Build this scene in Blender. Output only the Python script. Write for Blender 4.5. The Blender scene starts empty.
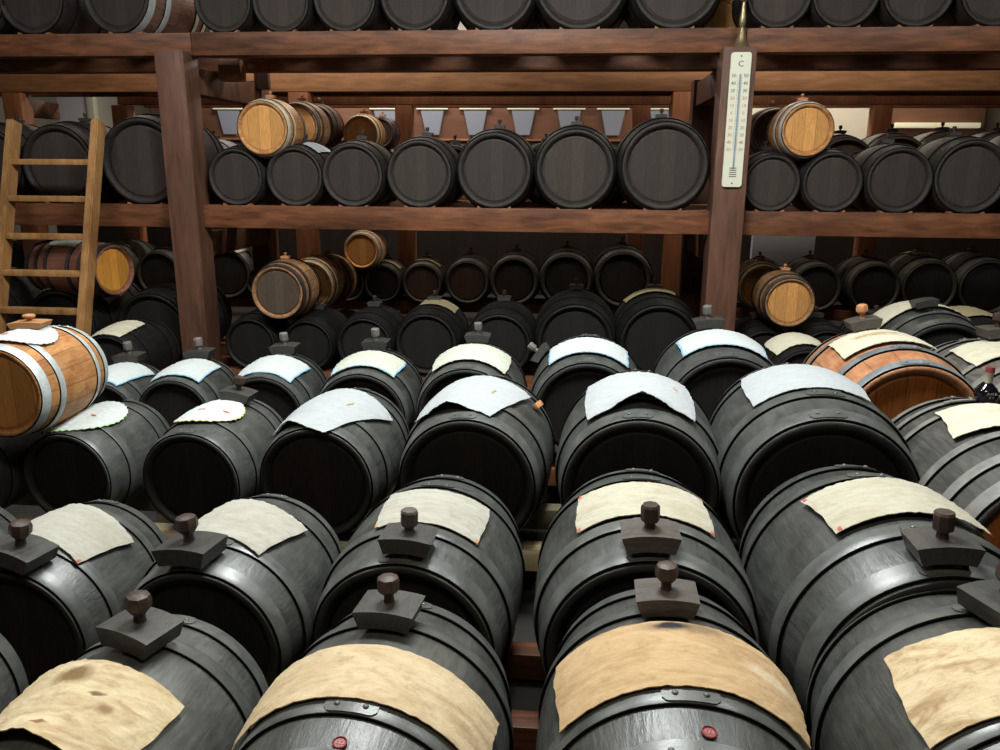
import bpy, bmesh, math, random
from mathutils import Vector, Matrix
random.seed(7)
C = bpy.context.scene.collection
sc = bpy.context.scene
PI = math.pi

# ------------------------------------------------------------------ camera
F = 800.0
EYE = 1.6
PITCH = math.radians(14.5)
YAW = math.radians(5.3)
fwd = Vector((-math.sin(YAW)*math.cos(PITCH), math.cos(YAW)*math.cos(PITCH), -math.sin(PITCH)))
rgt = Vector((math.cos(YAW), math.sin(YAW), 0))
upv = rgt.cross(fwd)
ROLL = .007
rgt, upv = (rgt*math.cos(ROLL)+upv*math.sin(ROLL)), (upv*math.cos(ROLL)-rgt*math.sin(ROLL))
cam_d = bpy.data.cameras.new('camera')
cam_d.sensor_width = 36; cam_d.lens = F/1000*36; cam_d.clip_start = 0.05
cam = bpy.data.objects.new('camera', cam_d); C.objects.link(cam)
cam.matrix_world = Matrix(((rgt.x, upv.x, -fwd.x, 0), (rgt.y, upv.y, -fwd.y, 0), (rgt.z, upv.z, -fwd.z, EYE), (0, 0, 0, 1)))
sc.camera = cam

def xat(px, Y, Z):
    """world X of a point at depth Y, height Z seen in picture column px"""
    k = (px-500)/F; dz = Z-EYE
    return (k*(Y*fwd.y+dz*fwd.z)-Y*rgt.y-dz*rgt.z)/(rgt.x-k*fwd.x)
def at(px, py, Y):
    d = fwd + rgt*((px-500)/F) - upv*((py-375)/F)
    t = Y/d.y
    return Vector((0, 0, EYE)) + d*t
def camdepth(p):
    return (Vector(p)-Vector((0, 0, EYE))).dot(fwd)

# ------------------------------------------------------------------ materials
class NT:
    def __init__(s, name):
        s.m = bpy.data.materials.new(name); s.m.use_nodes = True
        s.t = s.m.node_tree; s.n = s.t.nodes; s.l = s.t.links
        s.b = s.n['Principled BSDF']
    def add(s, typ, **kw):
        n = s.n.new(typ)
        for k, v in kw.items():
            if k == 'inp':
                for a, b in v.items():
                    if hasattr(b, 'is_linked') or isinstance(b, bpy.types.NodeSocket): s.l.new(b, n.inputs[a])
                    else: n.inputs[a].default_value = b
            else: setattr(n, k, v)
        return n
    def coord(s, scale=(1, 1, 1)):
        tc = s.add('ShaderNodeTexCoord'); mp = s.add('ShaderNodeMapping')
        s.l.new(tc.outputs['Object'], mp.inputs[0]); mp.inputs['Scale'].default_value = scale
        oi = s.add('ShaderNodeObjectInfo')
        mu = s.add('ShaderNodeMath', operation='MULTIPLY', inp={0: oi.outputs['Random'], 1: 37.0})
        cb = s.add('ShaderNodeCombineXYZ', inp={0: mu.outputs[0], 1: mu.outputs[0], 2: mu.outputs[0]})
        va = s.add('ShaderNodeVectorMath', operation='ADD', inp={0: mp.outputs[0], 1: cb.outputs[0]})
        return va.outputs[0]
    def noise(s, vec, scale, detail=4, rough=.55, dist=0):
        n = s.add('ShaderNodeTexNoise', inp={'Vector': vec, 'Scale': scale, 'Detail': detail, 'Roughness': rough, 'Distortion': dist})
        return n.outputs['Fac']
    def ramp(s, fac, stops):
        r = s.add('ShaderNodeValToRGB'); s.l.new(fac, r.inputs[0])
        e = r.color_ramp.elements
        while len(e) < len(stops): e.new(.5)
        for el, (p, c) in zip(e, stops):
            el.position = p; el.color = (*c, 1) if len(c) == 3 else c
        return r.outputs[0]
    def mix(s, f, a, b, mode='MIX'):
        n = s.add('ShaderNodeMix', data_type='RGBA', blend_type=mode)
        for i, v in ((0, f), (6, a), (7, b)):
            if isinstance(v, bpy.types.NodeSocket): s.l.new(v, n.inputs[i])
            else: n.inputs[i].default_value = v if i == 0 else (*v, 1)
        return n.outputs[2]
    def math(s, op, a, b=0.0, c=0.0):
        n = s.add('ShaderNodeMath', operation=op)
        for i, v in enumerate((a, b, c)):
            if isinstance(v, bpy.types.NodeSocket): s.l.new(v, n.inputs[i])
            else: n.inputs[i].default_value = v
        return n.outputs[0]
    def bump(s, h, strength=.3, dist=.01):
        n = s.add('ShaderNodeBump', inp={'Height': h, 'Strength': strength, 'Distance': dist})
        s.l.new(n.outputs[0], s.b.inputs['Normal'])
    def col(s, v):
        if isinstance(v, bpy.types.NodeSocket): s.l.new(v, s.b.inputs['Base Color'])
        else: s.b.inputs['Base Color'].default_value = (*v, 1)
    def rough(s, v):
        if isinstance(v, bpy.types.NodeSocket): s.l.new(v, s.b.inputs['Roughness'])
        else: s.b.inputs['Roughness'].default_value = v
    def objvar(s, col, lo=.75, hi=1.25):
        oi = s.add('ShaderNodeObjectInfo')
        v = s.math('MULTIPLY_ADD', oi.outputs['Random'], hi-lo, lo)
        cb = s.add('ShaderNodeCombineXYZ', inp={0: v, 1: v, 2: v})
        return s.mix(1.0, col, cb.outputs[0], 'MULTIPLY')

def wood_mat(name, c1, c2, dark, scale=(1, 1, 1), rough=.55, grain=10, spec=.4, bump=.25):
    m = NT(name); v = m.coord(scale)
    n1 = m.noise(v, grain, 6, .6, .4); n2 = m.noise(v, grain*.22, 3, .5, .3)
    a = m.ramp(n1, [(.3, c1), (.68, c2)])
    b = m.ramp(n2, [(.34, dark), (.52, (1, 1, 1))])
    m.col(m.objvar(m.mix(.7, a, b, 'MULTIPLY'), .85, 1.15)); m.rough(rough); m.b.inputs['Specular IOR Level'].default_value = spec
    m.bump(n1, bump, .004)
    return m.m

def stave_mat(name, c1, c2, dark, rough, nst=22, seam=.5, spec=.5, var=(.8, 1.2), mott=.7, coat=0):
    """barrel staves: grain along the barrel (Y), seams round the circumference"""
    m = NT(name)
    tc = m.add('ShaderNodeTexCoord'); sp = m.add('ShaderNodeSeparateXYZ', inp={0: tc.outputs['Object']})
    ang = m.math('ARCTAN2', sp.outputs[0], sp.outputs[2])
    sa = m.math('MULTIPLY', ang, nst/(2*PI))
    fr = m.math('FRACT', m.math('ADD', sa, 100.5))
    dd = m.math('ABSOLUTE', m.math('SUBTRACT', fr, .5))         # .5 at the seam
    seamv = m.math('GREATER_THAN', dd, .475)
    idx = m.math('FLOOR', m.math('ADD', sa, 100.5))
    wn = m.add('ShaderNodeTexWhiteNoise', noise_dimensions='1D'); m.l.new(idx, wn.inputs['W'])
    v = m.coord((4.5, .7, 4.5)); n1 = m.noise(v, 5, 6, .62, .3)
    v2 = m.coord((1, 1, 1)); n2 = m.noise(v2, 3.2, 5, .6, .2)
    base = m.ramp(n1, [(.3, c1), (.7, c2)])
    base = m.mix(mott, base, m.ramp(n2, [(.34, dark), (.6, (1, 1, 1))]), 'MULTIPLY')
    sv = m.math('MULTIPLY_ADD', wn.outputs['Value'], .4, .8)
    cb = m.add('ShaderNodeCombineXYZ', inp={0: sv, 1: sv, 2: sv})
    base = m.mix(seam+.3, base, cb.outputs[0], 'MULTIPLY')
    base = m.mix(m.math('MULTIPLY', seamv, seam), base, (0, 0, 0))
    m.col(m.objvar(base, *var))
    m.rough(m.math('MULTIPLY_ADD', n2, .3, rough-.15)); m.b.inputs['Specular IOR Level'].default_value = spec
    m.b.inputs['Coat Weight'].default_value = coat; m.b.inputs['Coat Roughness'].default_value = .3
    h = m.math('SUBTRACT', m.math('MULTIPLY_ADD', n2, .5, n1), m.math('MULTIPLY', seamv, 1.4*seam))
    m.bump(h, .3, .006)
    return m.m

def head_mat(name, c1, c2, rough=.7, npl=3.4, seam=.6, spec=.3):
    """planked barrel end, boards upright"""
    m = NT(name)
    tc = m.add('ShaderNodeTexCoord'); sp = m.add('ShaderNodeSeparateXYZ', inp={0: tc.outputs['Object']})
    sa = m.math('MULTIPLY_ADD', sp.outputs[0], npl, 50.3)
    fr = m.math('ABSOLUTE', m.math('SUBTRACT', m.math('FRACT', sa), .5)); seamv = m.math('GREATER_THAN', fr, .485)
    wn = m.add('ShaderNodeTexWhiteNoise', noise_dimensions='1D'); m.l.new(m.math('FLOOR', sa), wn.inputs['W'])
    n1 = m.noise(m.coord((6, 3, .7)), 6, 6, .6, .4)
    base = m.ramp(n1, [(.3, c1), (.7, c2)])
    sv = m.math('MULTIPLY_ADD', wn.outputs['Value'], .35, .82)
    cb = m.add('ShaderNodeCombineXYZ', inp={0: sv, 1: sv, 2: sv})
    base = m.mix(1, base, cb.outputs[0], 'MULTIPLY')
    base = m.mix(m.math('MULTIPLY', seamv, seam), base, (0.0, 0.0, 0.0))
    m.col(m.objvar(base, .8, 1.2)); m.rough(rough); m.b.inputs['Specular IOR Level'].default_value = spec
    m.bump(m.math('SUBTRACT', n1, seamv), .3, .006)
    return m.m

def hoop_mat(name, c1, c2, rough, metal=0.0, spec=.5):
    m = NT(name); n = m.noise(m.coord((1, 1, 1)), 5, 6, .65, .5); n2 = m.noise(m.coord((1, 1, 1)), 40, 3, .6)
    m.col(m.objvar(m.ramp(n, [(.35, c1), (.68, c2)]), .85, 1.15))
    m.rough(m.math('MULTIPLY_ADD', n, .25, rough-.12)); m.b.inputs['Metallic'].default_value = metal
    m.b.inputs['Specular IOR Level'].default_value = spec
    m.bump(n2, .12, .003)
    return m.m

def cloth_mat(name, c, stain, amount, scale=5.0, weave=900, fib=.45, spots=()):
    m = NT(name); v = m.coord((1, 1, 1))
    n1 = m.noise(m.coord((.7, 2.2, .7)), scale*1.4, 4, .62, 1.2); n2 = m.noise(v, scale*5, 5, .65, .3); n3 = m.noise(m.coord((1.2, 6, 1.2)), scale*4, 5, .72)
    base = m.mix(m.math('MULTIPLY', m.ramp(n1, [(.44, (0, 0, 0)), (.70, (1, 1, 1))]), amount), c, stain)
    base = m.mix(m.math('MULTIPLY', m.ramp(n2, [(.55, (0, 0, 0)), (.75, (1, 1, 1))]), amount*.7), base, tuple(x*.7 for x in stain))
    base = m.mix(fib, base, m.ramp(n3, [(.32, (.68, .65, .60)), (.62, (1, 1, 1))]), 'MULTIPLY')
    if spots:
        tc = m.add('ShaderNodeTexCoord')
        nz = m.add('ShaderNodeTexNoise', inp={'Vector': tc.outputs['Object'], 'Scale': 22.0, 'Detail': 3})
        wob = m.add('ShaderNodeVectorMath', operation='MULTIPLY_ADD', inp={0: nz.outputs['Color'], 1: (.03, .03, 0), 2: tc.outputs['Object']})
        for sx, sy, rx, ry, cc, am in spots:
            mp = m.add('ShaderNodeMapping'); m.l.new(wob.outputs[0], mp.inputs[0])
            mp.inputs['Location'].default_value = (-(sx+.015)/rx, -(sy+.015)/ry, 0); mp.inputs['Scale'].default_value = (1/rx, 1/ry, 0)
            ln_ = m.add('ShaderNodeVectorMath', operation='LENGTH', inp={0: mp.outputs[0]})
            f = m.ramp(ln_.outputs['Value'], [(.45, (am, am, am)), (1.0, (0, 0, 0))])
            base = m.mix(f, base, cc)
    m.col(base); m.rough(.92); m.b.inputs['Specular IOR Level'].default_value = .12
    wv = m.noise(m.coord((1, 1, 1)), weave*.12, 2, .5)
    h = m.math('MULTIPLY_ADD', n2, 2.0, m.math('MULTIPLY', wv, .6))
    m.bump(h, .35, .004)
    return m.m

def flat_mat(name, c, rough=.6, metal=0, emit=None, es=1.0, spec=.5, trans=0):
    m = NT(name); m.col(c); m.rough(rough); m.b.inputs['Metallic'].default_value = metal
    m.b.inputs['Specular IOR Level'].default_value = spec
    if trans: m.b.inputs['Transmission Weight'].default_value = trans
    if emit: m.b.inputs['Emission Color'].default_value = (*emit, 1); m.b.inputs['Emission Strength'].default_value = es
    return m.m

M = {}
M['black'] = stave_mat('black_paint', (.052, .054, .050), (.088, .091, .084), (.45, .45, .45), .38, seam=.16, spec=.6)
M['black_head'] = head_mat('black_head', (.008, .007, .0065), (.015, .0125, .0115), .75, seam=.3)
M['black_hoop'] = hoop_mat('black_hoop', (.058, .061, .057), (.100, .104, .096), .36, spec=.6)
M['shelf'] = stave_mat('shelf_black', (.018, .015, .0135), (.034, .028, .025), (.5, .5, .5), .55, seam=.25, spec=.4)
M['black_rim_shade'] = hoop_mat('black_rim_shade', (.016, .015, .014), (.030, .029, .027), .6, spec=.3)  # front rims coloured darker than the staves, as if barely lit
M['shelf_rim'] = hoop_mat('shelf_rim', (.024, .020, .018), (.040, .034, .030), .6, spec=.3)
M['under'] = stave_mat('under_shade_black', (.008, .0075, .007), (.018, .016, .015), (.5, .5, .5), .55, seam=.25, spec=.3)  # darker copy of the black staves, shelf shade put into the colour
M['greydark'] = stave_mat('grey_dark', (.040, .039, .036), (.12, .113, .098), (.4, .4, .4), .6, nst=20, seam=.4)
M['redgloss'] = stave_mat('brown_gloss', (.16, .085, .06), (.26, .15, .11), (.6, .5, .5), .3, nst=18, seam=.4, spec=.6)
M['far'] = stave_mat('far_lit_black', (.030, .029, .025), (.060, .057, .048), (.5, .5, .5), .55, seam=.25, spec=.3)  # paler than the under-shelf staves: light from above put into the colour
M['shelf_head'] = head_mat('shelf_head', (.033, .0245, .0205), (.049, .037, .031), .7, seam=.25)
M['brownst'] = stave_mat('dark_brown_staves', (.05, .022, .016), (.10, .045, .032), (.5, .4, .4), .5, seam=.5)
M['light'] = stave_mat('light_oak', (.42, .185, .065), (.64, .34, .14), (.62, .42, .3), .5, nst=18, seam=.5, spec=.35)
M['light_head'] = head_mat('light_oak_head', (.42, .185, .05), (.60, .30, .10), .55, npl=2.6)
M['amber_head'] = head_mat('amber_head', (.60, .23, .035), (.80, .37, .07), .55, npl=3)
M['oldlight'] = stave_mat('weathered_oak', (.26, .12, .045), (.42, .22, .10), (.45, .4, .35), .6, nst=18, seam=.7)
M['orange'] = stave_mat('orange_oak', (.46, .21, .10), (.66, .33, .17), (.6, .4, .3), .45, nst=16, seam=.35, spec=.5)
M['orange_head'] = head_mat('orange_head', (.24, .075, .018), (.42, .15, .035), .5, npl=2.8)
M['red'] = stave_mat('chestnut_staves', (.28, .11, .07), (.40, .18, .12), (.6, .5, .5), .5, nst=18, seam=.5)
M['grey'] = stave_mat('grey_weathered', (.06, .055, .048), (.17, .155, .135), (.4, .4, .4), .65, nst=20, seam=.5)
M['grey_hoop'] = hoop_mat('grey_hoop', (.14, .135, .12), (.24, .235, .215), .5)
M['zinc'] = hoop_mat('zinc_hoop', (.42, .47, .47), (.62, .68, .68), .42, .3)
M['steel'] = hoop_mat('steel_hoop', (.16, .17, .18), (.27, .29, .30), .42, .2)
M['palehoop'] = hoop_mat('pale_hoop', (.45, .40, .30), (.62, .56, .44), .5)
M['rust_hoop'] = hoop_mat('dark_hoop', (.03, .025, .022), (.07, .055, .05), .5)
M['hoop_edge_shade'] = flat_mat('hoop_edge_shade', (.004, .004, .004), .9, spec=.1)  # near-black band edges paint the shadow lines beside the hoops
M['stopper'] = wood_mat('stopper_wood', (.055, .047, .040), (.11, .095, .082), (.6, .55, .5), (1, 6, 6), .5, 9)
M['stopper_dark'] = wood_mat('stopper_black', (.030, .029, .027), (.065, .064, .060), (.6, .55, .5), (6, 1, 6), .45, 9)
M['knob'] = wood_mat('knob_wood', (.035, .021, .017), (.075, .046, .036), (.5, .5, .5), (6, 6, 1), .42, 8)
M['knob_grey'] = wood_mat('knob_grey', (.13, .12, .11), (.22, .20, .18), (.6, .6, .6), (6, 6, 1), .5, 8)
M['lid'] = wood_mat('lid_wood', (.40, .18, .08), (.55, .28, .13), (.8, .7, .6), (1, 5, 5), .5, 9)
M['rack'] = wood_mat('rack_red_wood', (.080, .028, .011), (.235, .086, .037), (.38, .34, .32), (.9, 5, 5), .52, 6, bump=.35)
M['rack_post'] = wood_mat('rack_post_wood', (.078, .034, .020), (.165, .075, .047), (.5, .46, .44), (5, 5, .7), .55, 5, bump=.35)
M['rack_back'] = wood_mat('rack_orange_wood', (.17, .075, .032), (.32, .155, .07), (.55, .48, .42), (.7, 5, 5), .6, 5)
M['rack_back_post'] = wood_mat('rack_orange_post', (.16, .055, .022), (.26, .10, .042), (.55, .48, .42), (5, 5, .7), .6, 5)
M['rail'] = wood_mat('stand_rail_wood', (.38, .31, .19), (.52, .44, .30), (.6, .55, .5), (.8, 6, 6), .6, 6)
M['wedgewood'] = wood_mat('wedge_wood', (.22, .09, .04), (.34, .15, .07), (.7, .6, .5), (5, 5, 5), .6, 9)
M['ladder'] = wood_mat('ladder_wood', (.30, .14, .045), (.46, .24, .09), (.5, .42, .35), (5, 5, 1.2), .6, 8)
M['cloth_white'] = cloth_mat('cloth_white', (.41, .435, .45), (.34, .36, .37), .25)
M['cloth_cool'] = cloth_mat('cloth_cool', (.58, .62, .61), (.50, .54, .52), .25)
M['cloth_cream'] = cloth_mat('cloth_cream', (.42, .41, .36), (.28, .25, .18), .4)
M['cloth_ivory'] = cloth_mat('cloth_ivory', (.47, .45, .36), (.34, .26, .15), .4)
M['cloth_tan'] = cloth_mat('cloth_tan', (.55, .40, .23), (.33, .21, .10), .5)
M['cloth_spotted'] = cloth_mat('cloth_spotted', (.66, .54, .35), (.30, .17, .07), .75, 7)
M['cloth_A2'] = cloth_mat('cloth_a2', (.62, .52, .34), (.32, .19, .08), .6, 7, spots=((-.045, -.025, .05, .034, (.19, .12, .055), .95), (.07, -.10, .022, .016, (.24, .14, .07), .8), (.035, -.07, .02, .008, (.14, .09, .05), .9), (-.02, -.16, .022, .01, (.2, .1, .05), .9)))
M['cloth_A3'] = cloth_mat('cloth_a3', (.60, .485, .32), (.36, .24, .12), .55, 6)
M['cloth_A4'] = cloth_mat('cloth_a4', (.52, .37, .21), (.30, .18, .08), .5, 6, spots=((.02, .050, .12, .026, (.16, .11, .07), .75), (-.01, .052, .045, .018, (.03, .03, .035), 1.0), (.18, -.03, .07, .03, (.66, .56, .40), .6)))
M['cloth_bright'] = cloth_mat('cloth_bright', (.66, .62, .48), (.42, .34, .2), .4)
M['cloth_pale'] = cloth_mat('cloth_pale', (.58, .61, .52), (.46, .44, .34), .3)
M['cloth_red'] = cloth_mat('cloth_red', (.42, .16, .13), (.3, .1, .08), .3)
M['cloth_olive'] = cloth_mat('cloth_olive', (.36, .30, .17), (.25, .2, .1), .4)
M['cloth_green'] = cloth_mat('cloth_grey_green', (.42, .42, .33), (.25, .24, .18), .5)
M['redtab'] = flat_mat('red_tab', (.55, .10, .07), .8)
M['stainblack'] = flat_mat('stain_black', (.03, .03, .03), .8)
M['orangetab'] = flat_mat('orange_thread', (.62, .25, .08), .8)
M['greentab'] = flat_mat('green_thread', (.2, .35, .15), .8)
M['blueedge'] = flat_mat('blue_hem', (.22, .45, .62), .85)
M['yellowedge'] = flat_mat('yellow_hem', (.62, .52, .2), .85)
M['greenedge'] = flat_mat('green_hem', (.38, .62, .30), .85)
M['wax'] = flat_mat('red_wax', (.22, .035, .035), .5)
M['wax_letter'] = flat_mat('pale_wax', (.6, .25, .22), .5)
M['brass'] = hoop_mat('brass', (.28, .21, .10), (.42, .34, .19), .38, .7)
M['enamel'] = flat_mat('enamel', (.70, .69, .55), .4)
M['ink'] = flat_mat('ink', (.06, .06, .07), .6)
M['redink'] = flat_mat('red_ink', (.50, .18, .14), .6)
M['mercury'] = flat_mat('tube', (.25, .32, .42), .25)
M['glass_dark'] = flat_mat('bottle_glass', (.006, .005, .008), .06, spec=.8)
M['paper'] = flat_mat('paper', (.6, .6, .62), .7)
M['plaster'] = (lambda m: (m.col(m.ramp(m.noise(m.coord(), 2, 5), [(.3, (.56, .54, .46)), (.7, (.66, .64, .56))])), m.rough(.85), m.m)[-1])(NT('plaster'))
M['greypl'] = (lambda m: (m.col(m.ramp(m.noise(m.coord(), 2, 5), [(.3, (.38, .40, .46)), (.7, (.46, .48, .55))])), m.rough(.85), m.m)[-1])(NT('grey_plaster'))
M['darkpl'] = (lambda m: (m.col(m.ramp(m.noise(m.coord(), 2, 5), [(.3, (.14, .12, .09)), (.7, (.19, .16, .125))])), m.rough(.85), m.m)[-1])(NT('dark_plaster'))  # unseen walls kept dark to bounce less light
M['floor'] = (lambda m: (m.col(m.ramp(m.noise(m.coord(), 6, 6), [(.3, (.010, .008, .006)), (.7, (.018, .014, .011))])), m.rough(.95), m.m)[-1])(NT('floor_tile'))
M['ceil'] = wood_mat('ceiling_boards', (.09, .06, .04), (.15, .10, .065), (.7, .6, .5), (.7, 5, 5), .7, 4)
M['panel'] = wood_mat('brown_panel', (.15, .075, .048), (.20, .105, .068), (.85, .8, .8), (.7, 3, 3), .3, 3)
M['boards'] = wood_mat('dark_boards', (.012, .007, .005), (.025, .014, .009), (.6, .6, .6), (4, 4, .6), .6, 5)
M['panel_glow'] = flat_mat('reflected_glow', (.15, .16, .19), .6, emit=(.62, .68, .85), es=.05)  # faint glow painting ceiling light reflected in the panelling
M['panel_glow_cap'] = flat_mat('reflected_glow_bright', (.7, .68, .5), .5, emit=(.95, .9, .65), es=.22)  # brighter glow for the reflected streak tops and the right-hand band
M['doorw'] = flat_mat('door_white', (.55, .54, .60), .5)

# ------------------------------------------------------------------ mesh helpers
def link(name, me, parent=None):
    o = bpy.data.objects.new(name, me); C.objects.link(o); o.parent = parent
    return o
def tag(o, label=None, cat=None, group=None, kind=None):
    if label: o['label'] = label
    if cat: o['category'] = cat
    if group: o['group'] = group
    if kind: o['kind'] = kind
    return o
def empty(name, loc, rz=0, label=None, cat=None, group=None):
    o = bpy.data.objects.new(name, None); C.objects.link(o); o.location = loc; o.rotation_euler.z = rz
    o.empty_display_size = .05
    return tag(o, label, cat, group)
def tomesh(bm, name, mat, smooth=35):
    bmesh.ops.recalc_face_normals(bm, faces=bm.faces)
    me = bpy.data.meshes.new(name); bm.to_mesh(me); bm.free()
    for m_ in (mat if isinstance(mat, (list, tuple)) else [mat]): me.materials.append(m_)
    if smooth is not None:
        for p in me.polygons: p.use_smooth = True
        me.set_sharp_from_angle(angle=math.radians(smooth))
    return me
def box(bm, lo, hi, bev=0, mat=0, rot=None):
    r = bmesh.ops.create_cube(bm, size=1)
    vs = r['verts']; lo = Vector(lo); hi = Vector(hi); c = (lo+hi)/2; s = hi-lo
    for v in vs: v.co = Vector((v.co.x*s.x, v.co.y*s.y, v.co.z*s.z))
    if rot is not None: bmesh.ops.rotate(bm, verts=vs, cent=(0, 0, 0), matrix=rot)
    for v in vs: v.co += c
    fs = list({f for v in vs for f in v.link_faces})
    if bev:
        es = list({e for v in vs for e in v.link_edges})
        b = bmesh.ops.bevel(bm, geom=es, offset=bev, segments=2, affect='EDGES', profile=.6)
        fs = [f for f in bm.faces if f in set(b['faces']) or f in set(fs)] if False else b['faces']
    for f in fs:
        if f.is_valid: f.material_index = mat
def lathe(bm, prof, seg=32, axis='Z', mat=0, cx=0, cy=0, cz=0, closed=False, rot0=0):
    """prof: list of (radius, height)"""
    rings = []
    for r, h in prof:
        if r < 1e-6:
            rings.append([bm.verts.new(tr(axis, 0, 0, h, cx, cy, cz))])
        else:
            rings.append([bm.verts.new(tr(axis, r*math.cos(2*PI*i/seg+rot0), r*math.sin(2*PI*i/seg+rot0), h, cx, cy, cz)) for i in range(seg)])
    pairs = list(zip(rings, rings[1:]))
    if closed: pairs.append((rings[-1], rings[0]))
    for a, b in pairs:
        for i in range(seg):
            j = (i+1) % seg
            if len(a) == 1 and len(b) == 1: continue
            if len(a) == 1: f = bm.faces.new((a[0], b[i], b[j]))
            elif len(b) == 1: f = bm.faces.new((a[i], a[j], b[0]))
            else: f = bm.faces.new((a[i], a[j], b[j], b[i]))
            f.material_index = mat
def tr(axis, x, y, h, cx, cy, cz):
    if axis == 'Z': return (cx+x, cy+y, cz+h)
    if axis == 'Y': return (cx+x, cy+h, cz+y)
    return (cx+h, cy+x, cz+y)

# ------------------------------------------------------------------ barrels (unit: bulge radius 1, half length HL, axis Y, front at -Y)
RH = .85; HL = 1.13
def prof(y, hl=HL):
    return 1-(1-RH)*(abs(y)/hl)**2.0
_cache = {}
def cached(key, fn):
    if key not in _cache: _cache[key] = fn()
    return _cache[key]
def staves_mesh(mat, seg):
    bm = bmesh.new()
    ch = .055
    p = [(0, -HL+.115), (RH-.115, -HL+.115), (RH-.105, -HL+.055), (RH-.060, -HL+.012), (RH-.045, -HL), (RH-.008, -HL), (prof(HL*.99), -HL*.992)]
    n = 18
    p += [(prof(-HL+2*HL*k/n*.985+.008), -HL+.985*2*HL*k/n+.008*0+.012) for k in range(0, n+1)]
    p += [(RH-.008, HL), (RH-.088, HL), (RH-.100, HL-.012), (RH-.115, HL-.115), (0, HL-.115)]
    lathe(bm, p, seg, 'Y')
    bm.normal_update()
    for f in bm.faces:
        if abs(f.calc_center_median().y) > HL-.12 and (abs(f.normal.y) > .35 or math.hypot(f.calc_center_median().x, f.calc_center_median().z) < RH-.06): f.material_index = 1
    return tomesh(bm, 'staves', [mat, M[{'black_paint': 'black_rim_shade', 'shelf_black': 'shelf_rim', 'brown_gloss': 'shelf_rim'}.get(mat.name, '')] if mat.name in ('black_paint', 'shelf_black', 'brown_gloss') else mat], 40)
def head_mesh(mat, seg, s=-1):
    bm = bmesh.new()
    r = RH-.117
    lathe(bm, [(0, s*(HL-.070)), (r-.045, s*(HL-.070)), (r-.02, s*(HL-.088)), (r, s*(HL-.092)), (r, s*(HL-.113)), (0, s*(HL-.113))], seg, 'Y')
    return tomesh(bm, 'barrel_head', mat, 30)
BANDS = [(-.972, -.81), (-.56, -.42), (.42, .56), (.81, .972)]
SIX = [(-.985, -.86), (-.70, -.60), (-.38, -.29), (.29, .38), (.60, .70), (.86, .985)]
def hoop_mesh(i, mat, seg, bands=BANDS, th=.017, buckle=True):
    a, b = bands[i]; a *= HL; b *= HL
    bm = bmesh.new()
    ra, rb = prof(a)+.002, prof(b)+.002
    t = th
    p = [(ra-.004, a), (ra+t*.85, a), (ra+t, a+.006), ((ra+rb)/2+t+.001, (a+b)/2), (rb+t, b-.006), (rb+t*.85, b), (rb-.004, b)]
    lathe(bm, p, seg, 'Y')
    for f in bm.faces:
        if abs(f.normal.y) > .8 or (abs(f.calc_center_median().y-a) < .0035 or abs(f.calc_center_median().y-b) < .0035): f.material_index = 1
    if buckle:
        rnd = random.Random(i*7+3)
        w = (b-a); ang0 = rnd.uniform(-.12, .12); da = .19
        rm = lambda y: prof(y)+.002+t
        # overlapping end of the band: rounded tongue following the curve
        n = 14; top = []; bot = []
        out = []
        for k in range(n+1):
            th_ = ang0-da+2*da*k/n
            e = abs(2*k/n-1); ww = w*.42*(1-max(0, e-.75)**2*9)
            out.append((th_, ww))
        ym = (a+b)/2
        g = []
        for th_, ww in out:
            col = []
            for y_, dr in ((ym-ww, -.002), (ym-ww, .011), (ym+ww, .011), (ym+ww, -.002)):
                r_ = rm(y_)+dr
                col.append(bm.verts.new((r_*math.sin(th_), y_, r_*math.cos(th_))))
            g.append(col)
        for c0, c1 in zip(g, g[1:]):
            for q in range(3): bm.faces.new((c0[q], c0[q+1], c1[q+1], c1[q]))
        bm.faces.new(g[0]); bm.faces.new(g[-1])
        for th_ in (ang0-.1, ang0+.1):        # two rivets
            r_ = rm(ym)+.009; c = Vector((r_*math.sin(th_), ym, r_*math.cos(th_))); nr = c.copy(); nr.y = 0; nr.normalize()
            s = bmesh.ops.create_uvsphere(bm, u_segments=10, v_segments=6, radius=.024)
            for v in s['verts']:
                rad = v.co.copy(); v.co = c + Vector((rad.x, rad.y, 0)) + nr*rad.z*.7
    return tomesh(bm, 'hoop', [mat, M['hoop_edge_shade']], 35)

def block_bm(w=1.0, d=.72, h=.28, bev=.02):
    """stopper block: arched top, wider than its base; unit width"""
    bm = bmesh.new(); n = 12; rings = []
    for y in (-d/2, d/2):
        top = [(w*(-.5+k/n), h+.055*(1-(2*k/n-1)**2)) for k in range(n+1)]
        bot = [(w*.40*(1-2*k/n), .045*(1-(2*k/n-1)**2)) for k in range(n+1)]
        rings.append([bm.verts.new((x, y, z)) for x, z in top+bot])
    m = len(rings[0])
    for i in range(m):
        j = (i+1) % m; bm.faces.new((rings[0][i], rings[0][j], rings[1][j], rings[1][i]))
    bm.faces.new(rings[0]); bm.faces.new(list(reversed(rings[1])))
    es = [e for e in bm.edges if e.calc_face_angle(0) > .5]
    bmesh.ops.bevel(bm, geom=es, offset=bev, segments=2, affect='EDGES')
    return bm
def knob_bm(z0, s=1.0, seg=10, kind=0):
    bm = bmesh.new()
    if kind == 0: p = [(0, 0), (.10, 0), (.085, .05), (.085, .14), (.13, .17), (.185, .24), (.19, .36), (.165, .43), (.09, .465), (0, .47)]
    elif kind == 1: p = [(0, 0), (.10, 0), (.09, .11), (.15, .14), (.165, .18), (.165, .40), (.14, .44), (0, .45)]
    else: p = [(0, 0), (.09, 0), (.07, .06), (.07, .12), (.15, .16), (.19, .25), (.16, .33), (.07, .37), (0, .375)]
    lathe(bm, [(r*s, z0+h*s) for r, h in p], seg, 'Z')
    return bm
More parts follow.
